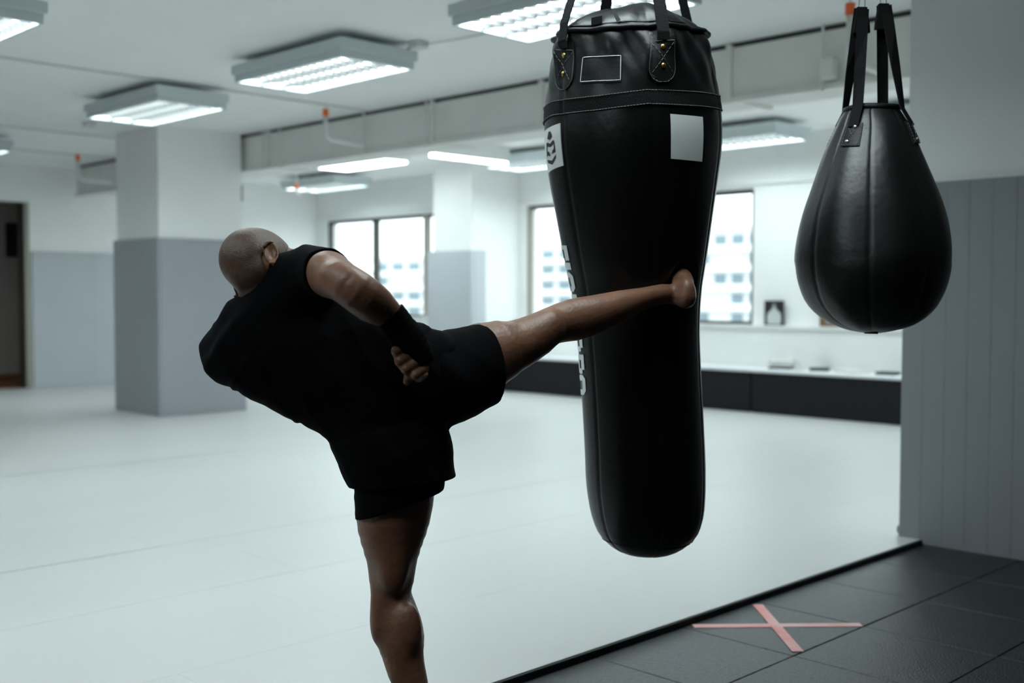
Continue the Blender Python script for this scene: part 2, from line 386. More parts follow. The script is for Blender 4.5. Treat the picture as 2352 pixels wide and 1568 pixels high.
# junction boxes
c = onz(962, 105, ZC-.03)
jb = empty('junction_box', tuple(c)); tag(jb, 'small junction box with a cable right of the lamp by the man\'s head', 'junction box')
MB().box(-.05, .05, -.05, .05, -.02, .03, .004).build('box_body', 'cable_grey', jb)
MB().tube([(-.05, 0, 0), (-.18, -.03, -.02), (-.3, -.1, -.03)], .008, 6).build('cable', 'cable_grey', jb, True)
MB().tube([(.05, 0, .0), (.3, .1, .015), (1.2, .2, .02)], .006, 6).build('cable', 'cable_grey', jb, True)
c = onz(205, 287, ZC-.03)
jb = empty('junction_box', tuple(c)); tag(jb, 'tiny junction box on the ceiling left of the pillar', 'junction box')
MB().box(-.05, .05, -.05, .05, -.02, .03, .004).build('box_body', 'cable_grey', jb)
MB().tube([(.05, 0, .015), (.4, 0, .02)], .006, 6).build('cable', 'cable_grey', jb, True)
# emergency sign bracket by the pillar
c = ony(543, 445, 6.75)
es = empty('wall_sign', tuple(c)); tag(es, 'small dark green sign hanging just behind the pillar edge', 'sign')
MB().box(-.0, .12, -.01, .01, -.09, .09, .003).build('sign_plate', 'ink_dark', es); MB().tube([(.06, 0, .09), (.06, 0, .14)], .005, 6).build('sign_stem', 'pipe_white', es)
MB().tube([(.06, 0, .14), (.06, 0, ZC-c[2])], .005, 6).build('hanger', 'pipe_white', es)

# ------------------------------------------------------------------ far furniture
BY = 10.31; xb = ony(1725, 855, BY)[0]
for a, b_, lab in ((-10.58, xb, 'black fronted bench with white top behind the kicking leg'), (xb, XS-.03, 'black fronted bench with papers on it under the teardrop bag')):
    bn = empty('storage_bench', ((a+b_)/2, BY, 0)); tag(bn, lab, 'bench', 'benches along the windows')
    cx = (a+b_)/2
    MB().box(a-cx+.006, b_-cx-.006, .0, YL-BY-.02, .002, .435, .012).build('front_panel', 'bench_black', bn)
    MB().box(a-cx+.004, b_-cx-.004, -.012, YL-BY-.02, .437, .478, .012).build('bench_top', 'bench_top', bn)
def on_bench(px, dy): p = onz(px, 838, .478); return ony(px, 838, BY+dy)[0]
def stack(px, dy, w_, d_, n, th, mm, lab, rz):
    for k in range(n):
        o = MB().box(-w_/2, w_/2, -d_/2, d_/2, 0, th, th*.2).build('magazine', mm[k % len(mm)])
        o.location = (on_bench(px, dy)+random.uniform(-.02, .02), BY+dy, .4795+k*(th+.0005)); o.rotation_euler = (0, 0, rz+k*.22)
        tag(o, lab if n == 1 else lab + [', bottom of the pile', ', second from the bottom', ', third from the bottom', ', top of the pile'][k if k < n-1 else 3], 'magazine', 'papers on the bench')
stack(1796, .16, .24, .18, 4, .022, ['ink_dark', 'paper', 'paper', 'paper'], 'magazine on the bench below the framed photo', .2)
stack(1886, .17, .2, .16, 1, .03, ['ink_dark'], 'dark booklet lying on the bench under the teardrop bag', .5)
stack(1955, .15, .3, .2, 1, .03, ['paper'], 'white folded paper lying mid bench', -.2)
stack(1838, .06, .10, .08, 1, .03, ['paper'], 'crumpled white paper beside the magazine pile', .3)
stack(2040, .12, .2, .16, 1, .03, ['ink_dark'], 'dark flat booklet at the right end of the bench', .1)
# framed photographs on the ledge
def framed(px0, px1, py0, py1, lab, brown=False):
    p0 = ony(px0, py1, YW-.04); p1 = ony(px1, py0, YW-.04); W_ = p1[0]-p0[0]; H_ = p1[2]-p0[2]
    r = empty('framed_photo', ((p0[0]+p1[0])/2, YW-.045, WZ0+.004)); tag(r, lab, 'picture', 'pictures on the ledge')
    h = H_
    for q in ((-W_/2, W_/2, 0, .012), (-W_/2, W_/2, h-.012, h), (-W_/2, -W_/2+.012, .012, h-.012), (W_/2-.012, W_/2, .012, h-.012)):
        MB().box(q[0], q[1], -.01, .01, q[2], q[3]).build('frame', 'photo_brown' if brown else 'photo_black', r)
    MB().box(-W_/2+.012, W_/2-.012, 0, .008, .012, h-.012).build('backdrop', 'photo_brown' if brown else 'photo_black', r)
    if not brown:
        tz = [(0.02, .30), (.10, .36), (.30, .38), (.42, .34), (.5, .20), (.56, .10), (.62, .09)]
        V = []; 
        for s, wd in tz: V += [(-wd*W_, -.003, s*h*1.18), (wd*W_, -.003, s*h*1.18)]
        mesh_obj('printed_torso', V, [(2*i, 2*i+1, 2*i+3, 2*i+2) for i in range(len(tz)-1)], 'photo_white', r)
        V = [(.09*W_*math.cos(t), -.004, h*.80+.10*h*math.sin(t)) for t in np.linspace(0, 2*math.pi, 16, endpoint=False)]
        mesh_obj('printed_head', V, [tuple(range(16))], 'photo_grey', r)
    else:
        mesh_obj('printed_figure', [(-.05, -.003, .03), (.05, -.003, .03), (.04, -.003, .2), (-.03, -.003, .2)], [(0, 1, 2, 3)], 'photo_grey', r)
framed(1757, 1801, 692, 748, 'small framed black and white photograph on the window ledge')
framed(1884, 1930, 690, 750, 'brown framed picture half hidden by the teardrop bag', True)
# dark poster in the corridor
p0 = onx(14, 590, -16.93); p1 = onx(64, 513, -16.93)
po = empty('poster', (-16.93, p0[1]+.4, p0[2])); tag(po, 'black poster on the corridor wall seen through the doorway', 'poster')
MB().box(-.012, .0, -.4, .4, 0, p1[2]-p0[2]).build('poster_sheet', 'photo_black', po)
V = [(.003, .0+.11*math.cos(t), .28+.14*math.sin(t)) for t in np.linspace(0, 2*math.pi, 14, endpoint=False)]
mesh_obj('printed_shape', V, [tuple(range(14))], 'brown_skirt', po)

# ------------------------------------------------------------------ outside
struct(mesh_obj('ground_outside', [(-400, 14, -26), (200, 14, -26), (200, 500, -26), (-400, 500, -26)], [(0, 1, 2, 3)], 'city_ground'), 'ground far below outside the windows')
def block(px0, px1, pytop, Y, lab, floors, cols, seed):
    a = ony(px0, pytop, Y); b_ = ony(px1, pytop, Y); x0, x1, zt = a[0], b_[0], a[2]
    r = empty('apartment_block', ((x0+x1)/2, Y, -26)); tag(r, lab, 'building', 'buildings outside the windows')
    W_ = x1-x0; fh = 3.1; zt += 26
    MB().box(-W_/2, W_/2, 0, 14, 0, zt).build('facade', 'facade', r)
    MB().box(-W_/2-.4, W_/2+.4, -.4, 14.4, zt, zt+.8).build('roof_parapet', 'facade_slab', r)
    sl = None; wn = None; rnd = random.Random(seed)
    for k in range(floors):
        z = zt-(k+1)*fh
        if sl is None: o = MB().box(-W_/2, W_/2, -1.3, 0, -.15, .85).build('balcony', 'facade_slab', r); sl = o.data
        else: o = link(bpy.data.objects.new('balcony', sl), r)
        o.location = (0, 0, z)
        for q in range(cols):
            if rnd.random() < .18: continue
            ww = W_/cols
            if wn is None: o = MB().box(-ww*.33, ww*.33, -.12, 0, 1.0, 2.5).build('window', 'facade_glass', r); wn = o.data
            else: o = link(bpy.data.objects.new('window', wn), r)
            o.location = (-W_/2+(q+.5)*ww, 0, z)
block(1560, 1800, 536, 150, 'pale apartment block seen through the window right of the tall bag', 7, 6, 1)
block(1240, 1400, 570, 165, 'white apartment block seen left of the tall bag', 6, 4, 2)
block(860, 1010, 600, 150, 'pale balconied block seen through the corner window', 6, 4, 3)

# ------------------------------------------------------------------ tape cross
tz = RZ+.0012
tp = empty('tape_cross', tuple(onz(1783, 1437, tz))); tag(tp, 'pink tape cross stuck on the black rubber tile', 'tape')
o_ = np.array(tp.location)
for k, (a, b_) in enumerate((((1592, 1437), (1978, 1434)), ((1740, 1388), (1833, 1496)))):
    A = onz(*a, tz)-o_; B = onz(*b_, tz)-o_; d = (B-A)/np.linalg.norm(B-A)
    MB().strap([A+(0, 0, k*.0009), (A+B)/2+(0, 0, k*.0009), B+(0, 0, k*.0009)], .045 if k == 0 else .042, np.cross(d, (0, 0, 1)), .0006).build('tape_strip', 'tape_pink', tp)

# ================================================================== signed distance modelling
def sq(v): return np.einsum('ij,ij->i', v, v)
class Tube:
    """elliptic tube through stations given by two outline points, a distance and a half thickness"""
    def __init__(s, st, k=.015, cap=.7):
        s.cap = cap
        C = []; Lt = []; Wd = []; H = []
        for q in st:
            (ax, ay), (bx, by), D, h = q[:4]
            A, B = at(ax, ay, D), at(bx, by, D); C.append((A+B)/2); Wd.append(np.linalg.norm(B-A)/2); Lt.append((B-A)/np.linalg.norm(B-A)); H.append(h)
        s.init(C, Lt, Wd, H, k)
    def init(s, C, Lt, Wd, H, k):
        def cr(A, n=2):
            A = np.array(A, float); o = []
            for i in range(len(A)-1):
                p0, p1, p2, p3 = A[max(i-1, 0)], A[i], A[i+1], A[min(i+2, len(A)-1)]
                for t in np.arange(n)/n: o.append(.5*(2*p1+(p2-p0)*t+(2*p0-5*p1+4*p2-p3)*t*t+(3*p1-p0-3*p2+p3)*t**3))
            return np.array(o+[A[-1]])
        Lt = cr(Lt); s.C = cr(C); s.W = np.maximum(cr(Wd), .004); s.H = np.maximum(cr(H), .004); s.k = k; n = len(s.C); L = []; Dp = []
        for i in range(n):
            t = s.C[min(i+1, n-1)]-s.C[max(i-1, 0)]; t /= np.linalg.norm(t)
            l = Lt[i]-t*(Lt[i]@t); l /= np.linalg.norm(l); d = np.cross(t, l); L.append(l); Dp.append(d)
        s.L = np.array(L); s.D = np.array(Dp)
    def prims(s):
        rr = np.maximum(s.W, s.H); c = (s.C.min(0)+s.C.max(0))/2; R = (np.linalg.norm(s.C-c, axis=1)+rr).max()
        sg = [((s.C[i]+s.C[i+1])/2, np.linalg.norm(s.C[i+1]-s.C[i])/2+max(rr[i], rr[i+1])) for i in range(len(s.C)-1)]
        def f(P):
            d = np.full(len(P), 1.0); lo = P.min(0); hi = P.max(0)
            for i, (c_, r_) in enumerate(sg):
                if ((np.clip(c_, lo, hi)-c_)**2).sum() > (r_+.06)**2: continue
                nr = sq(P-c_) < (r_+.06)**2
                if nr.any(): d[nr] = np.minimum(d[nr], s.seg(P[nr], i))
            return d
        yield (c, R, f, s.k)
    def seg(s, P, i):
        c0, c1 = s.C[i], s.C[i+1]; ab = c1-c0; t = np.clip(((P-c0)@ab)/(ab@ab), 0, 1)[:, None]
        w_ = s.W[i]+t[:, 0]*(s.W[i+1]-s.W[i]); h = s.H[i]+t[:, 0]*(s.H[i+1]-s.H[i])
        l = s.L[i]+t*(s.L[i+1]-s.L[i]); d = s.D[i]+t*(s.D[i+1]-s.D[i])
        l /= np.sqrt(sq(l))[:, None]; d /= np.sqrt(sq(d))[:, None]
        v = P-(c0+t*ab); a = np.einsum('ij,ij->i', v, l); b = np.einsum('ij,ij->i', v, d); e2 = np.maximum(sq(v)-a*a-b*b, 0); m_ = np.minimum(w_, h)*s.cap
        return ell_d(a, b, np.sqrt(e2), w_, h, m_)
def ell_d(a, b, c, ra, rb, rc):
    k1 = np.sqrt((a/ra)**2+(b/rb)**2+(c/rc)**2); k2 = np.sqrt((a/ra**2)**2+(b/rb**2)**2+(c/rc**2)**2)
    return k1*(k1-1)/np.maximum(k2, 1e-6)
def Ell(c, R, axes=None, k=.015):
    c = np.array(c); A = np.array(axes if axes is not None else (RT, UP, FW))
    def f(P): v = P-c; return ell_d(v@A[0], v@A[1], v@A[2], *R)
    return (c, max(R), f, k)
def Cap(a, b, ra, rb, k=.008):
    a = np.array(a); b = np.array(b)
    def f(P):
        ab = b-a; t = np.clip(((P-a)@ab)/(ab@ab), 0, 1); return np.sqrt(sq(P-(a+t[:, None]*ab)))-(ra+t*(rb-ra))
    return ((a+b)/2, np.linalg.norm(b-a)/2+max(ra, rb), f, k)
class Field:
    def __init__(s): s.p = []; s.sub = []; s.post = []
    def add(s, *it):
        for q in it:
            if isinstance(q, Tube): s.p += list(q.prims())
            else: s.p.append(q)
        return s
    def cut(s, *it): s.sub += it; return s
    def ev(s, P, shell=0):
        d = np.full(len(P), 5.0); lo = P.min(0); hi = P.max(0)
        for c, r, f, k in s.p:
            if (((np.clip(c, lo, hi)-c)**2).sum()) > (r+.065)**2: continue
            near = sq(P-c) < (r+.065)**2
            if not near.any(): 
                continue
            v = f(P[near]); o = d[near]; h = np.clip(.5+.5*(o-v)/k, 0, 1) if k > 0 else (v < o)*1.0
            d[near] = o*(1-h)+v*h-(k*h*(1-h) if k > 0 else 0)
        # far points: a bounding distance
        far = d > 4
        if far.any():
            q = np.full(far.sum(), 5.0)
            for c, r, f, k in s.p: q = np.minimum(q, np.sqrt(sq(P[far]-c))-r)
            d[far] = np.maximum(q, .05)
        for fn in s.post: d = fn(P, d)
        for c, r, f, k in s.sub:
            if (((np.clip(c, lo, hi)-c)**2).sum()) > (r+.03)**2: continue
            near = sq(P-c) < (r+.03)**2
            if near.any(): v = -f(P[near]); o = d[near]; h = np.clip(.5-.5*(o-v)/k, 0, 1); d[near] = o*(1-h)+v*h+k*h*(1-h)
        return d
def plane(c, n):
    c = np.array(c); n = np.array(n)/np.linalg.norm(n); return lambda P: (P-c)@n
def surface_nets(fn, lo, hi, vox, smooth=1):
    """mesh of fn(P)<0 ; grid axes follow the camera's horizontal axes, evaluated in sparse blocks"""
    ex = np.array([RT[0], RT[1], 0]); ex /= np.linalg.norm(ex); ey = np.array([-ex[1], ex[0], 0]); E3 = np.array([ex, ey, (0, 0, 1)])
    B = 8; n = np.ceil((hi-lo)/vox/B).astype(int); bs = B*vox
    g = np.stack(np.meshgrid(*[np.arange(k) for k in n], indexing='ij'), -1).reshape(-1, 3)
    cc = (lo+(g+.5)*bs)@E3
    d = np.concatenate([fn(cc[i:i+3000]) for i in range(0, len(cc), 3000)])
    g = g[np.abs(d) < bs*1.1+.010]
    sb = g//4; g = g[np.lexsort((sb[:, 2], sb[:, 1], sb[:, 0]))]
    loc = np.stack(np.meshgrid(*[np.arange(B+1)]*3, indexing='ij'), -1).reshape(-1, 3)
    N = n*B+2; lin = lambda c: (c[..., 0]*N[1]+c[..., 1])*N[2]+c[..., 2]
    cid = []; cv = []; ed = [[], [], []]
    ce = [(0, 0, 0), (1, 0, 0), (0, 1, 0), (1, 1, 0), (0, 0, 1), (1, 0, 1), (0, 1, 1), (1, 1, 1)]
    EDG = [(0, 1), (2, 3), (4, 5), (6, 7), (0, 2), (1, 3), (4, 6), (5, 7), (0, 4), (1, 5), (2, 6), (3, 7)]
    for s0 in range(0, len(g), 30):
        gb = g[s0:s0+30]; gi = gb[:, None, :]*B+loc[None]
        P = (lo+gi.reshape(-1, 3)*vox)@E3; v = fn(P).reshape(len(gb), B+1, B+1, B+1)
        cs = [v[:, a:B+a, b:B+b, c:B+c] for a, b, c in ce]; sg = [c < 0 for c in cs]
        cnt = sum(x.astype(np.int8) for x in sg); act = (cnt > 0) & (cnt < 8); bi, i, j, k = np.nonzero(act)
        if len(bi) == 0: continue
        vals = np.stack([c[bi, i, j, k] for c in cs], 1); acc = np.zeros((len(bi), 3)); num = np.zeros(len(bi))
        for p, q in EDG:
            x = (vals[:, p] < 0) != (vals[:, q] < 0); t = np.where(x, vals[:, p]/np.where(x, vals[:, p]-vals[:, q], 1), 0)
            e0 = np.array(ce[p], float); e1 = np.array(ce[q], float); acc += np.where(x[:, None], e0+t[:, None]*(e1-e0), 0); num += x
        cell = gb[bi]*B+np.stack([i, j, k], 1); cid.append(lin(cell)); cv.append(lo+(cell+acc/num[:, None])*vox)
        neg = v < 0
        for ax in range(3):
            sl0 = [slice(None)]+[slice(0, B)]*3; sl1 = list(sl0); sl1[ax+1] = slice(1, B+1)
            a_, b_ = neg[tuple(sl0)], neg[tuple(sl1)]; bi, i, j, k = np.nonzero(a_ != b_)
            ed[ax].append((gb[bi]*B+np.stack([i, j, k], 1), a_[bi, i, j, k]))
    cid = np.concatenate(cid); cv = np.concatenate(cv); o = np.argsort(cid); cid = cid[o]; cv = cv[o]; faces = []
    for ax in range(3):
        u, w_ = [(1, 2), (2, 0), (0, 1)][ax]; pt = np.concatenate([e[0] for e in ed[ax]]); sgn = np.concatenate([e[1] for e in ed[ax]])
        du_ = np.zeros(3, int); du_[u] = 1; dw = np.zeros(3, int); dw[w_] = 1
        quad = [pt-du_-dw, pt-dw, pt, pt-du_]; ids = []; ok = np.ones(len(pt), bool)
        for q in quad:
            l = lin(q); x = np.clip(np.searchsorted(cid, l), 0, len(cid)-1); ok &= cid[x] == l; ids.append(x)
        f = np.stack(ids, 1); f[~sgn] = f[~sgn][:, ::-1]; faces.append(f[ok])
    Fc = np.concatenate(faces); V = cv
    for _ in range(smooth):
        acc = np.zeros_like(V); num = np.zeros(len(V))
        for a_, b_ in ((0, 1), (1, 2), (2, 3), (3, 0)):
            for p, q in ((a_, b_), (b_, a_)):
                for c in range(3): acc[:, c] += np.bincount(Fc[:, p], V[Fc[:, q], c], len(V))
                num += np.bincount(Fc[:, p], minlength=len(V))
        V = .5*V+.5*acc/np.maximum(num, 1)[:, None]
    return V, Fc, E3
def sdf_obj(name, fn, lo_hi, vox, m, parent, smooth=1):
    lo, hi = lo_hi; V, Fc, E3 = surface_nets(fn, lo, hi, vox, smooth); V = V-ORG_L
    me = bpy.data.meshes.new(name); me.vertices.add(len(V)); me.vertices.foreach_set('co', V.astype(np.float32).ravel())
    me.loops.add(len(Fc)*4); me.loops.foreach_set('vertex_index', Fc.astype(np.int32).ravel())
    me.polygons.add(len(Fc)); me.polygons.foreach_set('loop_start', np.arange(0, len(Fc)*4, 4, dtype=np.int32)); me.polygons.foreach_set('loop_total', np.full(len(Fc), 4, np.int32))
    me.update(calc_edges=True); me.validate(); me.polygons.foreach_set('use_smooth', np.ones(len(me.polygons), bool)); me.materials.append(MATS[m])
    o = bpy.data.objects.new(name, me); return link(o, parent)
E3 = np.array([[RT[0], RT[1], 0], [-RT[1], RT[0], 0], [0, 0, 1.0]]); E3[0] /= np.linalg.norm(E3[0]); E3[1] /= np.linalg.norm(E3[1])
def bounds(field, pad=.05):
    lo = np.min([E3@c-r for c, r, f, k in field.p], 0)-pad; hi = np.max([E3@c+r for c, r, f, k in field.p], 0)+pad; return lo, hi

# ------------------------------------------------------------------ the man
gp = at(935, 1800, 2.80); ORG = np.array([gp[0], gp[1], RZ]); ORG_L = E3@ORG
man = empty('person', tuple(ORG), YAW)
tag(man, 'barefoot man in black shirt and shorts kicking the tall punching bag', 'person')

body = Field()
# kicking leg
kleg = Tube([((985, 800), (1030, 960), 2.85, .085), ((1095, 741), (1132, 897), 2.92, .088), ((1166, 737), (1192, 853), 2.965, .075), ((1217, 722), (1244, 818), 3.00, .064), ((1255, 706), (1279, 789), 3.035, .055),
             ((1302, 688), (1330, 781), 3.07, .053), ((1350, 680), (1378, 764), 3.10, .055), ((1410, 670), (1440, 733), 3.145, .046), ((1470, 662), (1492, 707), 3.19, .036), ((1512, 654), (1530, 697), 3.225, .031), ((1545, 655), (1556, 698), 3.245, .030)], .03)
heel = [Ell(at(1576, 671, 3.215), (.0255, .040, .036), (RT, UP, FW), .02), Ell(at(1574, 688, 3.215), (.026, .022, .034), None, .02)]
kfoot = Tube([((1548, 664), (1593, 678), 3.235, .030), ((1543, 640), (1592, 655), 3.275, .032), ((1540, 625), (1585, 638), 3.33, .028), ((1537, 615), (1582, 626), 3.39, .020)], .02)
ktoes = []
for q in range(5):
    x = 1541+q*9.5; ktoes.append(Cap(at(x, 619+q*1.5, 3.39), at(x-3, 611+q*2, 3.43+.008*(4-q if q < 4 else 0)), .009 if q < 4 else .012, .0075 if q < 4 else .0105, .006))
KICK = Field().add(kleg, *heel, kfoot, *ktoes)
body.add(kleg, *heel, kfoot, *ktoes)
body.add(Ell(at(1268, 748, 2.99), (.022, .03, .02), None, .03))
# standing leg
sleg = Tube([((835, 1000), (1000, 985), 2.80, .10), ((822, 1110), (1000, 1105), 2.805, .095), ((818, 1190), (988, 1184), 2.81, .088), ((828, 1236), (973, 1236), 2.815, .080), ((843, 1283), (958, 1290), 2.82, .071), ((848, 1328), (951, 1330), 2.825, .063),
             ((853, 1362), (944, 1364), 2.825, .058), ((857, 1395), (955, 1397), 2.82, .057), ((859, 1432), (968, 1432), 2.812, .060), ((866, 1468), (975, 1470), 2.805, .060), ((878, 1505), (973, 1500), 2.80, .055), ((890, 1540), (977, 1538), 2.795, .049), ((903, 1570), (983, 1568), 2.79, .043),
             ((925, 1640), (990, 1640), 2.785, .034), ((933, 1700), (988, 1700), 2.785, .033), ((934, 1745), (990, 1745), 2.79, .036)], .03)
body.add(sleg)
body.add(Ell(at(868, 1420, 2.79), (.016, .05, .025), None, .03), Ell(at(940, 1440, 2.765), (.028, .055, .022), None, .03), Ell(at(905, 1300, 2.76), (.03, .06, .02), None, .03))
zg = RZ
def gpt(u, v, z): return ORG + E3[0]*u + E3[1]*v + np.array([0, 0, z])
body.add(Ell(gpt(.03, -.01, .075), (.031, .038, .036), None, .02))
an = np.radians(128)
fd = np.array([math.cos(an), math.sin(an)])
body.add(Cap(gpt(.03, -.01, .075), gpt(.03+fd[0]*.13, -.01+fd[1]*.13, .032), .036, .028, .02))
body.add(Cap(gpt(.03+fd[0]*.10-fd[1]*.025, -.01+fd[1]*.10+fd[0]*.025, .03), gpt(.03+fd[0]*.15+fd[1]*.03, -.01+fd[1]*.15-fd[0]*.03, .025), .027, .024, .02))
for q in range(5):
    s_ = (q-2)*.0185; b0 = .155-.008*abs(q-1.2)
    A = gpt(.03+fd[0]*b0+fd[1]*s_, -.01+fd[1]*b0-fd[0]*s_, .016); Bq = gpt(.03+fd[0]*(b0+.04)+fd[1]*s_*1.1, -.01+fd[1]*(b0+.04)-fd[0]*s_*1.1, .011)
    body.add(Cap(A, Bq, .012, .0095, .006))
# pelvis and trunk (inside the clothes)
def inset(p, q, f): p = np.array(p, float); q = np.array(q, float); c = (p+q)/2; return tuple(c+(p-c)*f), tuple(c+(q-c)*f)
BS = [((498, 828), (678, 628), 2.80, .080), ((545, 858), (716, 668), 2.80, .100), ((605, 884), (765, 706), 2.805, .102), ((665, 917), (825, 741), 2.81, .104), ((715, 939), (883, 758), 2.81, .106), ((770, 968), (938, 781), 2.815, .11), ((815, 1010), (989, 815), 2.82, .112)]
body.add(Tube(BS, .03, .4))
body.add(Cap(at(540, 797, 2.88), at(712, 652, 2.71), .046, .046, .03), Cap(at(575, 742, 2.81), at(645, 682, 2.77), .054, .054, .03))
# neck and head
Rh = RT*.64+UP*.44-FW*.63; Rh /= np.linalg.norm(Rh); Uh = -RT*.21+UP*.89+FW*.40; Uh -= Rh*(Uh@Rh); Uh /= np.linalg.norm(Uh)
Fh = np.cross(Uh, Rh); HC = at(591, 599, 2.78); HA = (Rh, Fh, Uh)
def hp(r, f, u): return HC+Rh*r+Fh*f+Uh*u
body.add(Ell(HC, (.0720, .0910, .0830), HA, .02), Ell(hp(0, -.030, .000), (.064, .058, .064), HA, .02), Ell(hp(0, .035, -.032), (.060, .058, .078), HA, .025), Ell(hp(0, .055, -.092), (.042, .042, .032), HA, .03))
body.add(Tube([((537, 628), (622, 600), 2.765, .054), ((549, 662), (640, 606), 2.765, .056), ((560, 705), (672, 640), 2.785, .062)], .02))
body.add(Cap(at(552, 640, 2.722), at(606, 616, 2.715), .012, .012, .03))
for sd in (1, -1):   # ears: rim, lobe, bowl
    ea = (Fh*.88*1.0+Rh*.25*sd-Uh*0, Uh, None); nrm = np.cross(ea[0], Uh); nrm /= np.linalg.norm(nrm); A0 = ea[0]/np.linalg.norm(ea[0])
    ec = hp(sd*.078, -.012, -.030); out = Rh*sd*.9-Fh*.45; out /= np.linalg.norm(out); A0 = np.cross(Uh, out); A0 /= np.linalg.norm(A0)
    body.add(Ell(ec+out*.006, (.0165, .028, .006), (A0, Uh, out), .004))
    rim = [ec+out*.011+A0*sd*(-.016*math.cos(t))*-1+Uh*(.029*math.sin(t)) for t in np.linspace(-1.9, 2.4, 11)]
    for p, q in zip(rim[:-1], rim[1:]): body.add(Cap(p, q, .0036, .0036, .002))
    body.add(Ell(ec+out*.006-Uh*.028+A0*sd*.004, (.006, .009, .005), (A0, Uh, out), .004))
    body.cut(Ell(ec+out*.012-A0*sd*.004*-1, (.0105, .020, .0075), (A0, Uh, out), .003))
# face (turned away): nose, brow, lips, eye sockets
body.add(Cap(hp(0, .098, .0), hp(0, .116, -.036), .008, .014, .012), Ell(hp(.014, .104, -.038), (.009, .010, .008), HA, .006), Ell(hp(-.014, .104, -.038), (.009, .010, .008), HA, .006))
body.add(Cap(hp(-.04, .085, .016), hp(.04, .085, .016), .011, .011, .015), Ell(hp(0, .094, -.062), (.024, .014, .006), HA, .005), Ell(hp(0, .092, -.073), (.022, .013, .007), HA, .005))
body.cut(Ell(hp(.032, .104, -.006), (.017, .018, .012), HA, .010), Ell(hp(-.032, .104, -.006), (.017, .018, .012), HA, .010))
# right arm
rarm = Tube([((690, 680), (738, 612), 2.71, .046), ((706, 664), (772, 592), 2.66, .050), ((718, 664), (803, 602), 2.575, .052), ((748, 674), (823, 618), 2.475, .045), ((786, 703), (856, 636), 2.455, .045), ((822, 729), (888, 662), 2.475, .042), ((848, 738), (905, 681), 2.495, .035), ((874, 748), (921, 703), 2.51, .028), ((897, 775), (946, 738), 2.52, .024)], .02)
body.add(rarm)
body.add(Ell(at(768, 632, 2.475), (.024, .020, .03), None, .025), Ell(at(745, 612, 2.56), (.03, .028, .04), None, .03))
# right hand: palm, four curled fingers and a thumb
body.add(Tube([((897, 775), (946, 738), 2.52, .024), ((916, 797), (975, 768), 2.525, .020), ((930, 803), (985, 838), 2.53, .017)], .015))
FM = [(929, 797), (945, 812), (961, 829), (976, 847)]; FP = [(911, 806), (919, 829), (933, 847), (955, 861)]; FT = [(917, 824), (932, 848), (945, 862), (962, 868)]
for q in range(4):
    r_ = [.0125, .0128, .0122, .0105][q]
    A, B_, C_ = at(*FM[q], 2.525), at(*FP[q], 2.512), at(*FT[q], 2.540); D_ = at(FT[q][0]+14, FT[q][1]-8, 2.555)
    body.add(Cap(A, B_, r_*.95, r_, .004), Cap(B_, C_, r_, r_*.9, .003), Cap(C_, D_, r_*.9, r_*.8, .003))
body.add(Cap(at(952, 838, 2.56), at(941, 858, 2.553), .013, .012, .005), Cap(at(941, 858, 2.553), at(935, 876, 2.545), .012, .0095, .004))
# left arm, folded in guard in front of the chest
body.add(Tube([((520, 760), (560, 840), 2.90, .055), ((520, 790), (575, 865), 3.02, .05), ((565, 805), (620, 855), 3.15, .042), ((600, 770), (662, 815), 3.15, .043), ((655, 695), (705, 735), 3.13, .034), ((690, 635), (732, 660), 3.12, .026), ((715, 595), (755, 625), 3.12, .024)], .02))
for q in range(4):
    A = at(716+q*12, 598+q*5, 3.12); B_ = at(722+q*10.5, 580+q*4.5, 3.15); C_ = at(728+q*9, 592+q*4, 3.18)
    body.add(Cap(A, B_, .011, .011, .004), Cap(B_, C_, .011, .0095, .003))
body.add(Cap(at(712, 620, 3.11), at(738, 575, 3.085), .013, .010, .006))
VOX = .003
sdf_obj('body', body.ev, bounds(body), VOX, 'skin', man, 3)
# shaven hair: thin cap over the scalp
hair = Field().add(Ell(HC, (.10, .12, .11), HA, .02), Ell(at(580, 640, 2.76), (.09, .06, .09), None, .02))
hl1 = plane(hp(0, .066, .03), Fh*.8-Uh*.55); hl2 = plane(hp(0, -.05, -.125), -Uh+Fh*.25)
ear_clear = Field().add(Ell(hp(.078, -.004, -.034), (.03, .026, .036), HA, .01), Ell(hp(-.078, -.004, -.034), (.03, .026, .036), HA, .01))
sdf_obj('shaven_hair', lambda P: np.maximum(np.maximum(np.maximum(np.maximum(body.ev(P)-.0016, hair.ev(P)), hl1(P)), hl2(P)), -ear_clear.ev(P)), bounds(hair), VOX, 'stubble', man, 2)
for sd in (1, -1):
    o = MB(); bm = bmesh.new(); bmesh.ops.create_uvsphere(bm, u_segments=12, v_segments=8, radius=.0115)
    bm.verts.index_update(); c = E3@(hp(sd*.032, .0845, -.006)-ORG)
    o.add([np.array(v.co)+c for v in bm.verts], [tuple(v.index for v in f.verts) for f in bm.faces]); bm.free(); o.build('eye', 'eye_white', man, True)

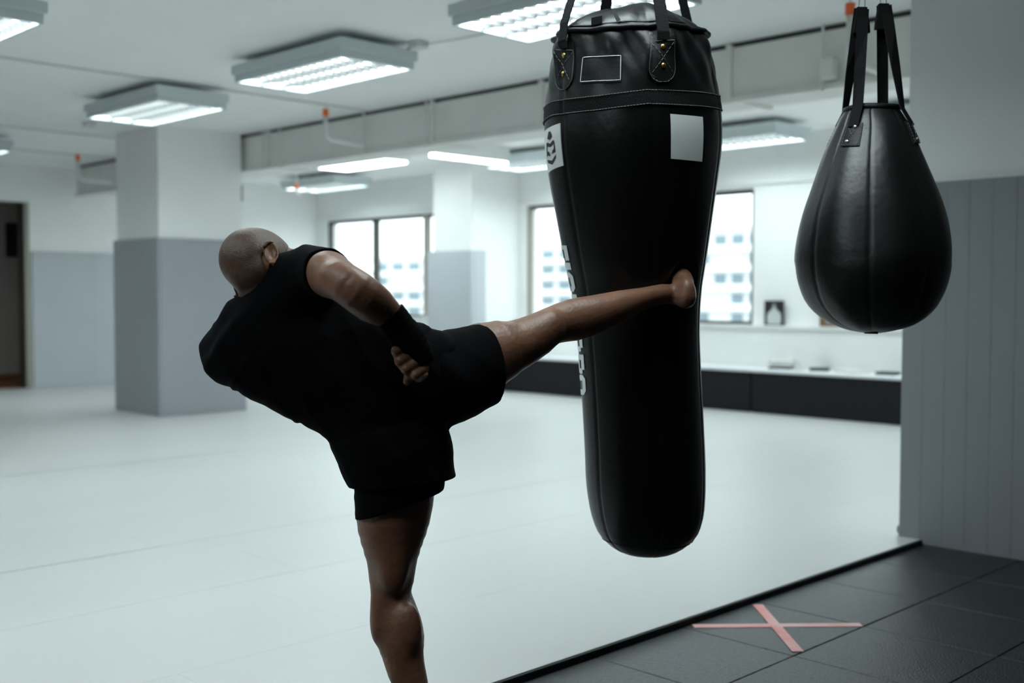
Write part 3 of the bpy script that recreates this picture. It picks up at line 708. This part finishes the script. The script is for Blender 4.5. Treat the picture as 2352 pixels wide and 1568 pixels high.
# cloth: a thin shell around an outer field, open at the cuts
def folds(amp, dirs):
    def fn(P, d):
        q = P-ORG; s_ = np.zeros(len(P))
        for a, fr, ph, wob in dirs:
            x = q@a; s_ += 1.6*np.abs(np.sin((x*fr+ph+wob*np.sin(q@np.cross(a, (.3, .5, .8))*7+ph))*.5))-.8
        return d+amp*s_/len(dirs)
    return fn
def cloth(name, field, cuts, m, th=.009, extra=None):
    def fn(P):
        o = field.ev(P); d = np.maximum(o, -(o+th))
        for c in cuts: d = np.maximum(d, c(P))
        return d
    return sdf_obj(name, fn, bounds(field), .0036, m, man, 2)
DIAG = RT*.55+UP*.8; DIAG /= np.linalg.norm(DIAG)
shirt = Field()
TS = [((476, 852), (700, 604), 2.80, .110), ((520, 886), (741, 641), 2.80, .124), ((580, 912), (790, 679), 2.805, .128), ((640, 945), (850, 713), 2.81, .130), ((690, 967), (908, 730), 2.81, .132), ((740, 1001), (968, 748), 2.815, .136), ((776, 1052), (1022, 764), 2.82, .138), ((810, 1098), (1058, 776), 2.83, .130), ((850, 1110), (1072, 830), 2.84, .120)]
torso = Tube(TS, .03, .35)
shirt.add(Cap(at(528, 797, 2.88), at(722, 642, 2.70), .062, .060, .05), Cap(at(566, 745, 2.81), at(655, 676, 2.76), .070, .070, .05))
shirt.add(torso)
shirt.add(Tube([((760, 1010), (1030, 975), 2.815, .138), ((778, 1062), (1041, 1022), 2.815, .142), ((801, 1100), (1047, 1068), 2.815, .138), ((830, 1150), (1056, 1118), 2.815, .134)], .02, .3))
shirt.add(Tube([((640, 700), (688, 588), 2.77, .075), ((688, 676), (742, 570), 2.685, .066), ((709, 662), (797, 590), 2.59, .062), ((722, 668), (822, 598), 2.50, .058)], .025))
shirt.add(Ell(at(536, 818, 2.90), (.066, .066, .11), None, .06))
shirt.post.append(folds(.0045, [(DIAG, 85, .4, 1.6), (UP*.9-RT*.3, 60, 1.3, 2.2), (RT*.8+UP*.45, 110, 2.1, 1.2)]))
cs_c = (at(711, 660, 2.585)+at(800, 594, 2.585))/2; cs_n = at(775, 640, 2.47)-at(735, 615, 2.66)
def sleeve_cut(P):
    v = plane(cs_c, cs_n)(P); nr = ((P-cs_c)**2).sum(1) < .25**2; return np.where(nr, v, -1.0)
hem_c = at(930, 1106, 2.815); hem_n = -UP+RT*.09
def hem_cut(P): return np.where((P[:, 2] < at(900, 1040, 2.8)[2]), plane(hem_c, hem_n)(P), -1.0)
nk = at(606, 645, 2.785); nk_n = UP*.83-RT*.56
def neck_cut(P):
    # round neck hole around the neck
    v = P-nk; al = v@(nk_n/np.linalg.norm(nk_n)); rr = np.sqrt(np.maximum((v*v).sum(1)-al*al, 0)); return np.where(al > -.06, .063-rr, -1.0)
cloth('t_shirt', shirt, [sleeve_cut, hem_cut, neck_cut], 'shirt_black')
# ribbed collar and sleeve band
def ring_band(name, c, n, r1, r2, a1, rr, m):
    n = n/np.linalg.norm(n); a = a1-n*(a1@n); a /= np.linalg.norm(a); b = np.cross(n, a)
    pts = [E3@(c+a*r1*math.cos(t)+b*r2*math.sin(t)-ORG) for t in np.linspace(0, 2*math.pi, 41)]
    return MB().tube(pts, rr, 8, False).build(name, m, man, True)
shorts = Field()
shorts.add(Tube([((985, 775), (1015, 985), 2.83, .120), ((1050, 752), (1068, 960), 2.88, .112), ((1098, 742), (1132, 926), 2.925, .106), ((1150, 730), (1196, 896), 2.97, .10)], .02))
shorts.add(Tube([((828, 1000), (1030, 990), 2.81, .125), ((815, 1110), (1022, 1085), 2.81, .118), ((815, 1165), (1006, 1128), 2.815, .112), ((817, 1230), (985, 1190), 2.82, .108)], .02))
shorts.post.append(folds(.0022, [(RT*.9+UP*.2, 75, .4, 1.2), (DIAG, 95, 1.0, 2.0)]))
kc_c = (at(1099, 742, 2.925)+at(1131, 920, 2.925))/2; kc_n = at(1180, 790, 2.97)-at(1050, 860, 2.88); kc_n /= np.linalg.norm(kc_n)
kc_l = at(1131, 920, 2.925)-at(1099, 742, 2.925); kc_n -= kc_l*(kc_n@kc_l)/(kc_l@kc_l)
def kcut(P): return np.where(P@E3[0] > (at(1040, 900, 2.85)@E3[0]), plane(kc_c, kc_n)(P), -1.0)
lc_c = (at(817, 1192, 2.815)+at(1003, 1130, 2.815))/2; lc_l = at(1003, 1130, 2.815)-at(817, 1192, 2.815); lc_n = -UP-0*FW; lc_n = lc_n-lc_l*(lc_n@lc_l)/(lc_l@lc_l)
def lcut(P): return np.where(P[:, 2] < at(900, 1080, 2.8)[2], plane(lc_c, lc_n)(P), -1.0)
cloth('shorts', shorts, [kcut, lcut], 'shorts_black')
# hand wrap on wrist and palm
wrap = Field().add(Tube([((845, 742), (905, 680), 2.495, .036), ((871, 747), (924, 697), 2.51, .0325), ((887, 778), (951, 733), 2.52, .031), ((907, 800), (980, 766), 2.525, .030), ((930, 800), (990, 800), 2.528, .029), ((946, 812), (996, 838), 2.532, .024)], .02))
wc_c = (at(871, 747, 2.51)+at(924, 697, 2.51))/2; wc_n = -(at(940, 775, 2.52)-at(875, 705, 2.50)); wc_l = at(924, 697, 2.51)-at(871, 747, 2.51); wc_n -= wc_l*(wc_n@wc_l)/(wc_l@wc_l)
wrap.post.append(folds(.0009, [(RT*.75-UP*.66, 420, 0, .5)]))
cloth('hand_wrap', wrap, [plane(wc_c, wc_n)], 'wrap_black', .014)

# ================================================================== tall punching bag
def interp(tab, y):
    t = np.array(tab, float); X, Y = t[:, 0], t[:, 1]
    if y <= X[0]: return Y[0]
    if y >= X[-1]: return Y[-1]
    i = int(np.searchsorted(X, y)-1); h = X[i+1]-X[i]; u = (y-X[i])/h; sl = np.diff(Y)/np.diff(X)
    m0 = sl[0] if i == 0 else (sl[i-1]+sl[i])/2; m1 = sl[-1] if i+1 == len(X)-1 else (sl[i]+sl[i+1])/2
    return (2*u**3-3*u**2+1)*Y[i]+(u**3-2*u**2+u)*h*m0+(-2*u**3+3*u**2)*Y[i+1]+(u**3-u**2)*h*m1
BL = [(95, 1272), (111, 1264), (166, 1256), (249, 1251), (284, 1250), (335, 1251), (391, 1258), (440, 1266), (486, 1275), (589, 1295), (670, 1313), (740, 1323), (802, 1329), (917, 1337), (1031, 1343), (1118, 1347), (1175, 1356), (1205, 1365), (1227, 1376), (1245, 1393), (1258, 1410), (1266, 1428), (1271, 1446), (1274.5, 1470)]
BR = [(95, 1628), (115, 1638), (171, 1646), (228, 1650), (284, 1655), (321, 1656), (375, 1652), (420, 1646), (515, 1633), (607, 1620), (660, 1612), (744, 1607), (831, 1609), (974, 1616), (1089, 1620), (1175, 1616), (1205, 1609), (1227, 1599), (1245, 1582), (1258, 1564), (1266, 1547), (1271, 1529), (1274.5, 1505)]
BD = 3.44
class Lathe:
    def __init__(s, BL, BR, ytop, ybot, D, seams, bulge=.0):
        s.BL, s.BR, s.D, s.seams, s.yt, s.yb = BL, BR, D, seams, ytop, ybot; s.gro = .004
        ctop = at((interp(BL, ytop)+interp(BR, ytop))/2, ytop, D); cbot = at((interp(BL, ybot)+interp(BR, ybot))/2, ybot, D)
        s.ax = (ctop-cbot)/np.linalg.norm(ctop-cbot)
        ey = CAM-(ctop+cbot)/2; ey[2] = 0; ey /= np.linalg.norm(ey); s.ey = ey; s.ex = np.array([-ey[1], ey[0], 0.0])
    def cr(s, y):
        l, r = interp(s.BL, y), interp(s.BR, y); return at((l+r)/2, y, s.D), (r-l)/2*s.D/F_PX*.997
    def prof(s, a):
        d = 0
        for q in s.seams: d -= s.gro*math.exp(-((((a-q+180) % 360)-180)/1.6)**2)
        return d
    def pt(s, a, y, off=0):
        c, r = s.cr(y); t = math.radians(a); dr = s.ex*math.sin(t)+s.ey*math.cos(t); return c+dr*(r+s.prof(a)+s.wr(a, y)+off)
    def wr(s, a, y): return 0
    def fy(s, a, y):
        # the ring height whose front point shows at picture row y
        c, r = s.cr(y); return 679-(679-y)*(s.D-r*math.cos(math.radians(a)))/s.D
    def pp(s, a, y, off=0): return s.pt(a, s.fy(a, y), off)
    def nrm(s, a, y):
        p = s.pt(a, y); u = s.pt(a+1, y)-p; v = s.pt(a, y+4)-p; n = np.cross(v, u); return n/np.linalg.norm(n)
bag = Lathe(BL, BR, 95, 1227, BD, [-49, 13, 73, 133, 193, 253])
def bag_wr(a, y):
    if y > 250: return .0012*math.sin(math.radians(a)*5+y*.004)
    f = min(1, max(0, (250-y)/110)); ar = math.radians(a)
    pull = sum(math.exp(-((((a-q+180) % 360)-180)/17)**2) for q in (-52, 22, 130, 204))
    return f*(-.012+.020*pull+.006*math.sin(ar*9+y*.03)+.004*math.sin(ar*17-y*.05))
bag.wr = bag_wr
_c0, _ = bag.cr(700)
tall = empty('punching_bag', tuple(bag.cr(1227)[0]-np.array([0, 0, .06]))); tag(tall, 'tall black leather punching bag with white patches hanging by straps', 'punching bag')
TO = np.array(tall.location)
NA = 216
ys_ = [95, 100, 107, 116, 126] + list(np.arange(138, 232, 9)) + list(np.arange(238, 560, 20)) + list(np.arange(560, 800, 7)) + list(np.arange(806, 1150, 22)) + [1165, 1185, 1205, 1220, 1232, 1243, 1252, 1260, 1266, 1270.5, 1273, 1274.5]
def bag_pt2(a, y):
    if y <= 1275: return bag.pt(a, y)
    c, r = bag.cr(1258); c = c+(at(1487, y, BD)-at(1487, 1258, BD)); k = (y-1258)/(1276-1258); rr = (r+bag.prof(a))*math.sqrt(max(0, 1-k**1.9)); t = math.radians(a)
    return c+(bag.ex*math.sin(t)+bag.ey*math.cos(t))*rr
V = np.array([bag_pt2(-180+360*k/NA, y) for y in ys_ for k in range(NA)]).reshape(len(ys_), NA, 3)
# the kick dents the leather
cen = np.array([bag.cr(min(y, 1274.5))[0] for y in ys_])
dirs = V-cen[:, None]; scale = np.ones(V.shape[:2])
for it in range(14):
    P = cen[:, None]+dirs*scale[..., None]; d = KICK.ev(P.reshape(-1, 3)).reshape(scale.shape); scale = np.where(d < .004, scale-.03, scale)
for _ in range(6):
    sm = (np.roll(scale, 1, 1)+np.roll(scale, -1, 1)+scale*2)/4; sm[1:-1] = (sm[:-2]+sm[2:]+2*sm[1:-1])/4; scale = np.minimum(scale, sm)
V = cen[:, None]+dirs*scale[..., None]
# domed lid
rim_c, rim_r = bag.cr(95); lid = []
lidk = [.97, .9, .8, .68, .54, .4, .26, .12]
for k in lidk:
    row = []
    for q in range(NA):
        a = -180+360*q/NA; p = bag.pt(a, 95); h = (1-k**2)**.75*.098*(1+.16*math.sin(math.radians(a)*2+.6)*k+.08*math.sin(math.radians(a)*5)*k)
        row.append(rim_c+(p-rim_c)*k+bag.ax*h)
    lid.append(row)
V = np.concatenate([np.array(lid)[::-1], V]); R_ = V.shape[0]; VV = V.reshape(-1, 3)-TO; Fc = []
for i in range(R_-1):
    for k in range(NA): q = (k+1) % NA; Fc.append((i*NA+k, (i+1)*NA+k, (i+1)*NA+q, i*NA+q))
Fc.append(tuple(range(NA))); Fc.append(tuple((R_-1)*NA+k for k in range(NA-1, -1, -1)))
mesh_obj('bag_body', VV, Fc, 'leather', tall, True)
def wrapped(L, org, name, poly_rows, m, parent, off=.003):
    """rows of (angle, y) points -> a skin on the bag with thickness"""
    n = len(poly_rows[0]); V = []; Fc = []
    for row in poly_rows:
        for a, y in row: V.append(L.pp(a, y, off)-org)
    for row in poly_rows:
        for a, y in row: V.append(L.pp(a, y, -.003)-org)
    N = len(poly_rows)*n
    for i in range(len(poly_rows)-1):
        for k in range(n-1): Fc.append((i*n+k, (i+1)*n+k, (i+1)*n+k+1, i*n+k+1))
    edge = [k for k in range(n)] + [i*n+n-1 for i in range(1, len(poly_rows))] + [(len(poly_rows)-1)*n+k for k in range(n-2, -1, -1)] + [i*n for i in range(len(poly_rows)-2, 0, -1)]
    for a, b_ in zip(edge, edge[1:]+edge[:1]): Fc.append((a, b_, b_+N, a+N))
    return mesh_obj(name, V, Fc, m, parent, False)
def quad_rows(a0, a1, y0, y1, na=8, ny=8, sk=0): return [[(a0+(a1-a0)*k/na, y0+(y1-y0)*i/ny+sk*((a0+(a1-a0)*k/na))) for k in range(na+1)] for i in range(ny+1)]
# band and its stitching
def band_y(a): return np.interp(a, [-180, -90, -60, -20, 10, 45, 90, 180], [250, 250, 228, 217, 205, 212, 224, 250])
rows = [[(-180+360*k/NA, band_y(-180+360*k/NA)+36*i) for k in range(NA+1)] for i in (0, .33, .67, 1)]
wrapped(bag, TO, 'webbing_band', rows, 'nylon', tall, .0032)
def dashes(L, org, name, path, parent, m='stitch', w_=.0011, step=3, off=.0045):
    mb = MB()
    for i in range(0, len(path)-1, step):
        a, b_ = path[i], path[min(i+step-1, len(path)-1)]
        mb.tube([L.pp(*a, off)-org, L.pp(*b_, off)-org], w_, 4)
    return mb.build(name, m, parent)
for yy in (rows[0][0][1], rows[-1][0][1]):
    pass
for ri, dy in ((0, 2), (-1, -2)):
    pth = [(-100+200*k/420, np.interp(-100+200*k/420, [q[0] for q in rows[ri]], [q[1] for q in rows[ri]])+dy) for k in range(421)]
    dashes(bag, TO, 'stitching', pth, tall, step=4)
# white square, logo patch, label
wrapped(bag, TO, 'square_patch', [[(23.5+25*k/8+(1.0*i/8), 263+8*k/8+(i/8)*102) for k in range(9)] for i in range(9)], 'patch_white', tall, .0022)
lp = lambda u, v: (-77+26*u, 299-19*u+v*(96+2*u))
lg = wrapped(bag, TO, 'logo_patch', [[lp(k/6, i/8) for k in range(7)] for i in range(9)], 'patch_white', tall, .0022)
def logo_poly(pts, name='logo_mark'):
    q = []
    for x, y in pts:
        u = (x-145)/310; yt = 380-180*u; v = (y-yt)/(915+60*u); a, yy = lp(u, v); q.append(bag.pp(a, yy, .0034)-TO)
    mesh_obj(name, q, [tuple(range(len(q)))], 'patch_ink', lg)
logo_poly([(285, 390), (320, 380), (348, 500), (305, 575), (250, 550)])
logo_poly([(225, 650), (245, 628), (305, 662), (305, 740), (235, 720)]); logo_poly([(305, 662), (362, 578), (372, 660), (305, 740)])
logo_poly([(222, 650), (240, 720), (222, 840), (213, 950), (195, 945)]); logo_poly([(226, 835), (270, 840), (290, 945), (215, 915)])
logo_poly([(362, 600), (374, 600), (382, 850), (352, 860), (360, 790)]); logo_poly([(360, 770), (382, 850), (340, 880), (322, 900), (330, 830)])
logo_poly([(198, 1015), (305, 1040), (303, 1132), (205, 1085)]); logo_poly([(305, 1040), (380, 910), (378, 980), (303, 1132)])
wrapped(bag, TO, 'label_panel', [[(-33+27*k/8, 125+62*i/6+(1-k/8)*3) for k in range(9)] for i in range(7)], 'leather_dull', tall, .004)
frm = [(-32+25.5*k/16, 131-4*math.sqrt(k/16)) for k in range(17)] + [(-6.5, 127+56*i/8) for i in range(1, 9)] + [(-6.5-26.5*k/16, 183+3*k/16) for k in range(1, 17)] + [(-33+i/8, 186-55*i/8) for i in range(1, 9)]
MB().tube([bag.pp(a, y, .0048)-TO for a, y in frm], .0011, 5, False).build('label_outline', 'letter_white', tall)
# lettering down the left panel: F I G H T P R O, reading downwards
GL = {'F': [(0, 0, .28, 1), (.28, .74, 1, 1), (.28, .36, .86, .60)], 'I': [(0, 0, 1, 1)],
      'G': [(0, .18, .27, .82), 'c', (.2, .75, .8, 1), (.73, .62, 1, .82), (.2, 0, .8, .25), (.73, .18, 1, .5), (.5, .36, .9, .52)],
      'H': [(0, 0, .28, 1), (.72, 0, 1, 1), (.28, .38, .72, .62)], 'T': [(0, .74, 1, 1), (.36, 0, .64, .74)],
      'P': [(0, 0, .28, 1), (.28, .76, .8, 1), (.28, .32, .8, .56), (.72, .48, 1, .84)], 'R': [(0, 0, .28, 1), (.28, .76, .8, 1), (.28, .34, .8, .58), (.72, .5, 1, .84), (.62, 0, .95, .4)],
      'O': [(0, .16, .28, .84), (.2, .75, .8, 1), (.2, 0, .8, .25), (.72, .16, 1, .84)]}
ATOP, ABASE = -64.5, -98
def letter(ch, y0, y1):
    Vn = []; Fn = []
    def P_(s_, t): return bag.pp(ABASE+(ATOP-ABASE)*t, y0+(y1-y0)*s_, .0022)-TO
    def addq(c4):
        n = len(Vn); nn = 4
        for i in range(nn+1):
            for j in range(2):
                f = i/nn; a = np.array(c4[0])*(1-f)+np.array(c4[3])*f; b_ = np.array(c4[1])*(1-f)+np.array(c4[2])*f; q = a if j == 0 else b_; Vn.append(P_(*q))
        for i in range(nn): Fn.append((n+2*i, n+2*i+1, n+2*i+3, n+2*i+2))
    for q in GL[ch]:
        if q == 'c': continue
        s0, t0, s1, t1 = q; c4 = [[s0, t0], [s1, t0], [s1, t1], [s0, t1]]
        addq(c4)
    # chamfered corners
    if ch in 'GO':
        addq([[0, .82], [.2, 1], [.27, .8], [.2, .75]]); addq([[0, .18], [.2, 0], [.27, .2], [.2, .25]])
        addq([[1, .82], [.8, 1], [.73, .8], [.8, .75]]); addq([[1, .18], [.8, 0], [.73, .2], [.8, .25]])
    mesh_obj('letter', Vn, Fn, 'letter_white', tall)
for ch, y0, y1 in (('F', 563, 598), ('I', 603, 619), ('G', 625, 670), ('H', 676, 716), ('T', 721, 757), ('P', 765, 808), ('R', 815, 859), ('O', 862, 908)): letter(ch, y0, y1)
MB().tube([bag.pt(a, 1236+3*math.sin(math.radians(a)*2), .0005)-TO for a in np.linspace(-180, 180, 91)], .0016, 6, False).build('base_seam', 'leather_dull', tall, True)
# zip around the lid
zp = [bag.pt(a, 97+7*math.cos(math.radians(a*2+10)), .006)-TO for a in np.linspace(-180, 180, 91)]
MB().tube(zp, .0075, 8, False).build('lid_piping', 'leather_dull', tall, True)
zp = [bag.pt(a, 88+3*math.cos(math.radians(a*2+10)), -.004)-TO for a in np.linspace(-75, 85, 61)]
MB().tube(zp, .0035, 6, False).build('zip_teeth', 'leather_dull', tall)
pa = bag.pt(-13, 80, .012)-TO
MB().strap([pa+(0, 0, .018), pa+E3[0]*.008+(0, 0, .008), pa+E3[0]*.019+(0, 0, -.012)], [.007, .010, .012], E3[0]*.5+np.array((0, 0, .8)), .003).build('zip_pull', 'steel', tall)
MB().box(-.02, .02, -.002, .002, -.012, .012, .001).build('zip_tab', 'leather_dull', tall, loc=tuple(bag.pt(-25, 84, .008)-TO))
# straps with riveted anchors
apex = at(1456, -430, BD)
for q, (a, y0) in enumerate(((-48, 93), (19.5, 80), (130, 84), (204, 96))):
    aw = 9.5
    ya, yb2 = y0+2, y0+110; rws = []
    for i in range(13):
        f = i/12; wv = aw*(.72+.34*f) if f < .7 else aw*.96*math.sqrt(max(.02, 1-((f-.7)/.32)**2)); rws.append([(a+wv*(k/4-1), ya+(yb2-ya)*f) for k in range(9)])
    anc = wrapped(bag, TO, 'strap_anchor', rws, 'leather_dull', tall, .0045)
    outl = [r_[0] for r_ in rws][2:] + [r_[-1] for r_ in rws][2:][::-1]; outl = [(x*.94+a*.06, y) for x, y in outl]
    fine = []
    for p, p2 in zip(outl, outl[1:]+outl[:1]): fine += [(p[0]+(p2[0]-p[0])*t, p[1]+(p2[1]-p[1])*t) for t in np.linspace(0, 1, 6, endpoint=False)]
    dashes(bag, TO, 'stitching', fine, anc, off=.0058, step=3, w_=.0009)
    for s_ in (-1, 1):
        ln = [(a+s_*aw*.68*(1-2*t), ya+22+64*t) for t in np.linspace(0, 1, 24)]; dashes(bag, TO, 'stitching', ln, anc, off=.0058, step=3, w_=.0009)
    for yy in (ya+30, ya+72):
        c = bag.pp(a, yy, .004)-TO; n_ = bag.nrm(a, bag.fy(a, yy)); n_ = n_ if n_@(bag.pp(a, yy)-bag.cr(yy)[0]) > 0 else -n_
        MB().tube([c, c+n_*.003, c+n_*.005], [.0075, .0075, .004], 12).build('rivet', 'brass', anc, True)
    p0 = bag.pp(a, ya+16, .008)-TO; p1 = bag.pp(a, ya-2, .014)-TO; p2 = bag.pt(a, 95, .014)-TO+bag.ax*.02; tt = math.radians(a)
    wd = bag.ex*math.cos(tt)-bag.ey*math.sin(tt)
    end = apex-TO+wd*.012*0+ (bag.ex*math.sin(tt)+bag.ey*math.cos(tt))*.02
    MB().strap([p0, p1, p2, p2*.75+end*.25, p2*.4+end*.6, end], .036, wd, .004).build('hanging_strap', 'nylon', tall)
ap = apex-TO; MB().tube([ap+(0, 0, .02)+np.array((math.cos(t)*.028, math.sin(t)*.028, 0)) for t in np.linspace(0, 2*math.pi, 25)], .005, 8, False).build('swivel_ring', 'steel', tall, True)
MB().tube([ap+(0, 0, .02), ap+(0, 0, ZC-apex[2]-.02)], .006, 8).build('hanging_rod', 'steel', tall)
MB().box(-.06, .06, -.06, .06, -.012, 0, .002).build('ceiling_plate', 'steel', tall, loc=tuple(ap+(0, 0, ZC-apex[2]-.001)))

# ================================================================== teardrop bag
TL = [(250, 1948), (262, 1938), (296, 1921), (352, 1895), (423, 1868), (490, 1846), (551, 1834), (602, 1830), (658, 1839), (704, 1861), (735, 1896), (753, 1934), (760, 1960), (765, 1992)]
TR = [(250, 2060), (262, 2068), (296, 2090), (347, 2112), (413, 2137), (474, 2158), (536, 2172), (590, 2177), (633, 2173), (679, 2158), (719, 2132), (735, 2112), (750, 2084), (760, 2045), (765, 2016)]
TD = 3.50
tear = Lathe(TL, TR, 262, 735, TD, [-2, 43, 88, 133, 178, 223, 268, 313]); tear.gro = .003
tear.wr = lambda a, y: -.0025*math.cos(math.radians(a+2)*8)*min(1, max(0, (y-260)/80))+ (.0025*math.sin(math.radians(a)*3+y*.02) if y < 600 else 0)
td = empty('teardrop_bag', tuple(tear.cr(735)[0]-np.array([0, 0, .05]))); tag(td, 'black leather teardrop punching bag hanging by four straps at right', 'punching bag')
TO2 = np.array(td.location)
ys_ = list(np.arange(254, 300, 6)) + list(np.arange(300, 740, 13)) + [738, 744, 750, 755, 759, 762, 764.5]
V = np.array([tear.pt(-180+360*k/NA, y) for y in ys_ for k in range(NA)])-TO2; Fc = []
for i in range(len(ys_)-1):
    for k in range(NA): q = (k+1) % NA; Fc.append((i*NA+k, (i+1)*NA+k, (i+1)*NA+q, i*NA+q))
Fc.append(tuple(range(NA))); Fc.append(tuple((len(ys_)-1)*NA+k for k in range(NA-1, -1, -1)))
mesh_obj('bag_body', V, Fc, 'leather_soft', td, True)
MB().tube([tear.pt(a, 253+1.5*math.sin(math.radians(a)*3), -.002)-TO2 for a in np.linspace(-180, 180, 61)], .011, 8, False).build('top_rim', 'leather_dull', td, True)
MB().box(-.022, .022, -.003, .003, -.014, .02, .001).build('bottom_tab', 'nylon', td, loc=tuple(at(2001, 756, TD-.03)-TO2))
topL, topR = at(1979, 20, TD), at(2029, 12, TD)
for a, top, dx in ((-28, topL, .006), (-112, topL, -.006), (68, topR, .008), (160, topR, -.004)):
    ya = 281
    anc = wrapped(tear, TO2, 'strap_anchor', quad_rows(a-13, a+13, ya, ya+52, 6, 6), 'leather_dull', td, .005)
    for s_ in (-1, 1):
        dashes(tear, TO2, 'stitching', [(a+s_*10*(1-2*t), ya+6+40*t) for t in np.linspace(0, 1, 24)], anc, off=.0062, step=3, w_=.0009)
    bdr = [(a-11.5, ya+3+46*t) for t in np.linspace(0, 1, 20)]+[(a-11.5+23*t, ya+49) for t in np.linspace(0, 1, 12)]+[(a+11.5, ya+49-46*t) for t in np.linspace(0, 1, 20)]
    dashes(tear, TO2, 'stitching', bdr, anc, off=.0062, step=3, w_=.0009)
    for yy in (ya+10, ya+43):
        c = tear.pp(a+ (3 if yy < ya+20 else -3), yy, .0045)-TO2; dr = c-(tear.cr(yy)[0]-TO2); dr /= np.linalg.norm(dr)
        MB().tube([c, c+dr*.003, c+dr*.005], [.007, .007, .004], 12).build('rivet', 'steel', anc, True)
    tt = math.radians(a); wd = tear.ex*math.cos(tt)-tear.ey*math.sin(tt); e_ = top-TO2+E3[0]*dx
    p0 = tear.pp(a, ya+8, .008)-TO2; p1 = tear.pt(a, 254, .012)-TO2
    wv = E3[0]*.8+wd*.6 if wd@E3[0] > 0 else E3[0]*.8-wd*.6
    MB().strap([p0, p1, p1*.6+e_*.4, p1*.2+e_*.8, e_], .034, [wd if wd@E3[0] > 0 else -wd, wd if wd@E3[0] > 0 else -wd, wv, E3[0], E3[0]], .004).build('hanging_strap', 'nylon', td)
for top in (topL, topR):
    e_ = top-TO2
    MB().strap([e_+(0, 0, .004), e_-(0, 0, .05), e_-(0, 0, .075)], [.030, .048, .052], E3[0], .016).build('strap_loop', 'nylon', td)
    hk = np.array([(top[0]+ (topL+topR)[0])/3*0+ (topL+topR)[0]/2, (topL+topR)[1]/2, ZC-.06])-TO2
    for s_ in (-1, 1): MB().tube([e_+E3[0]*.010*s_-(0, 0, .004), e_*.9+hk*.1+E3[0]*.006*s_, hk], .0022, 6).build('wire', 'steel', td)
MB().tube([hk, hk+(0, 0, .06)], .008, 8).build('ceiling_hook', 'steel', td)
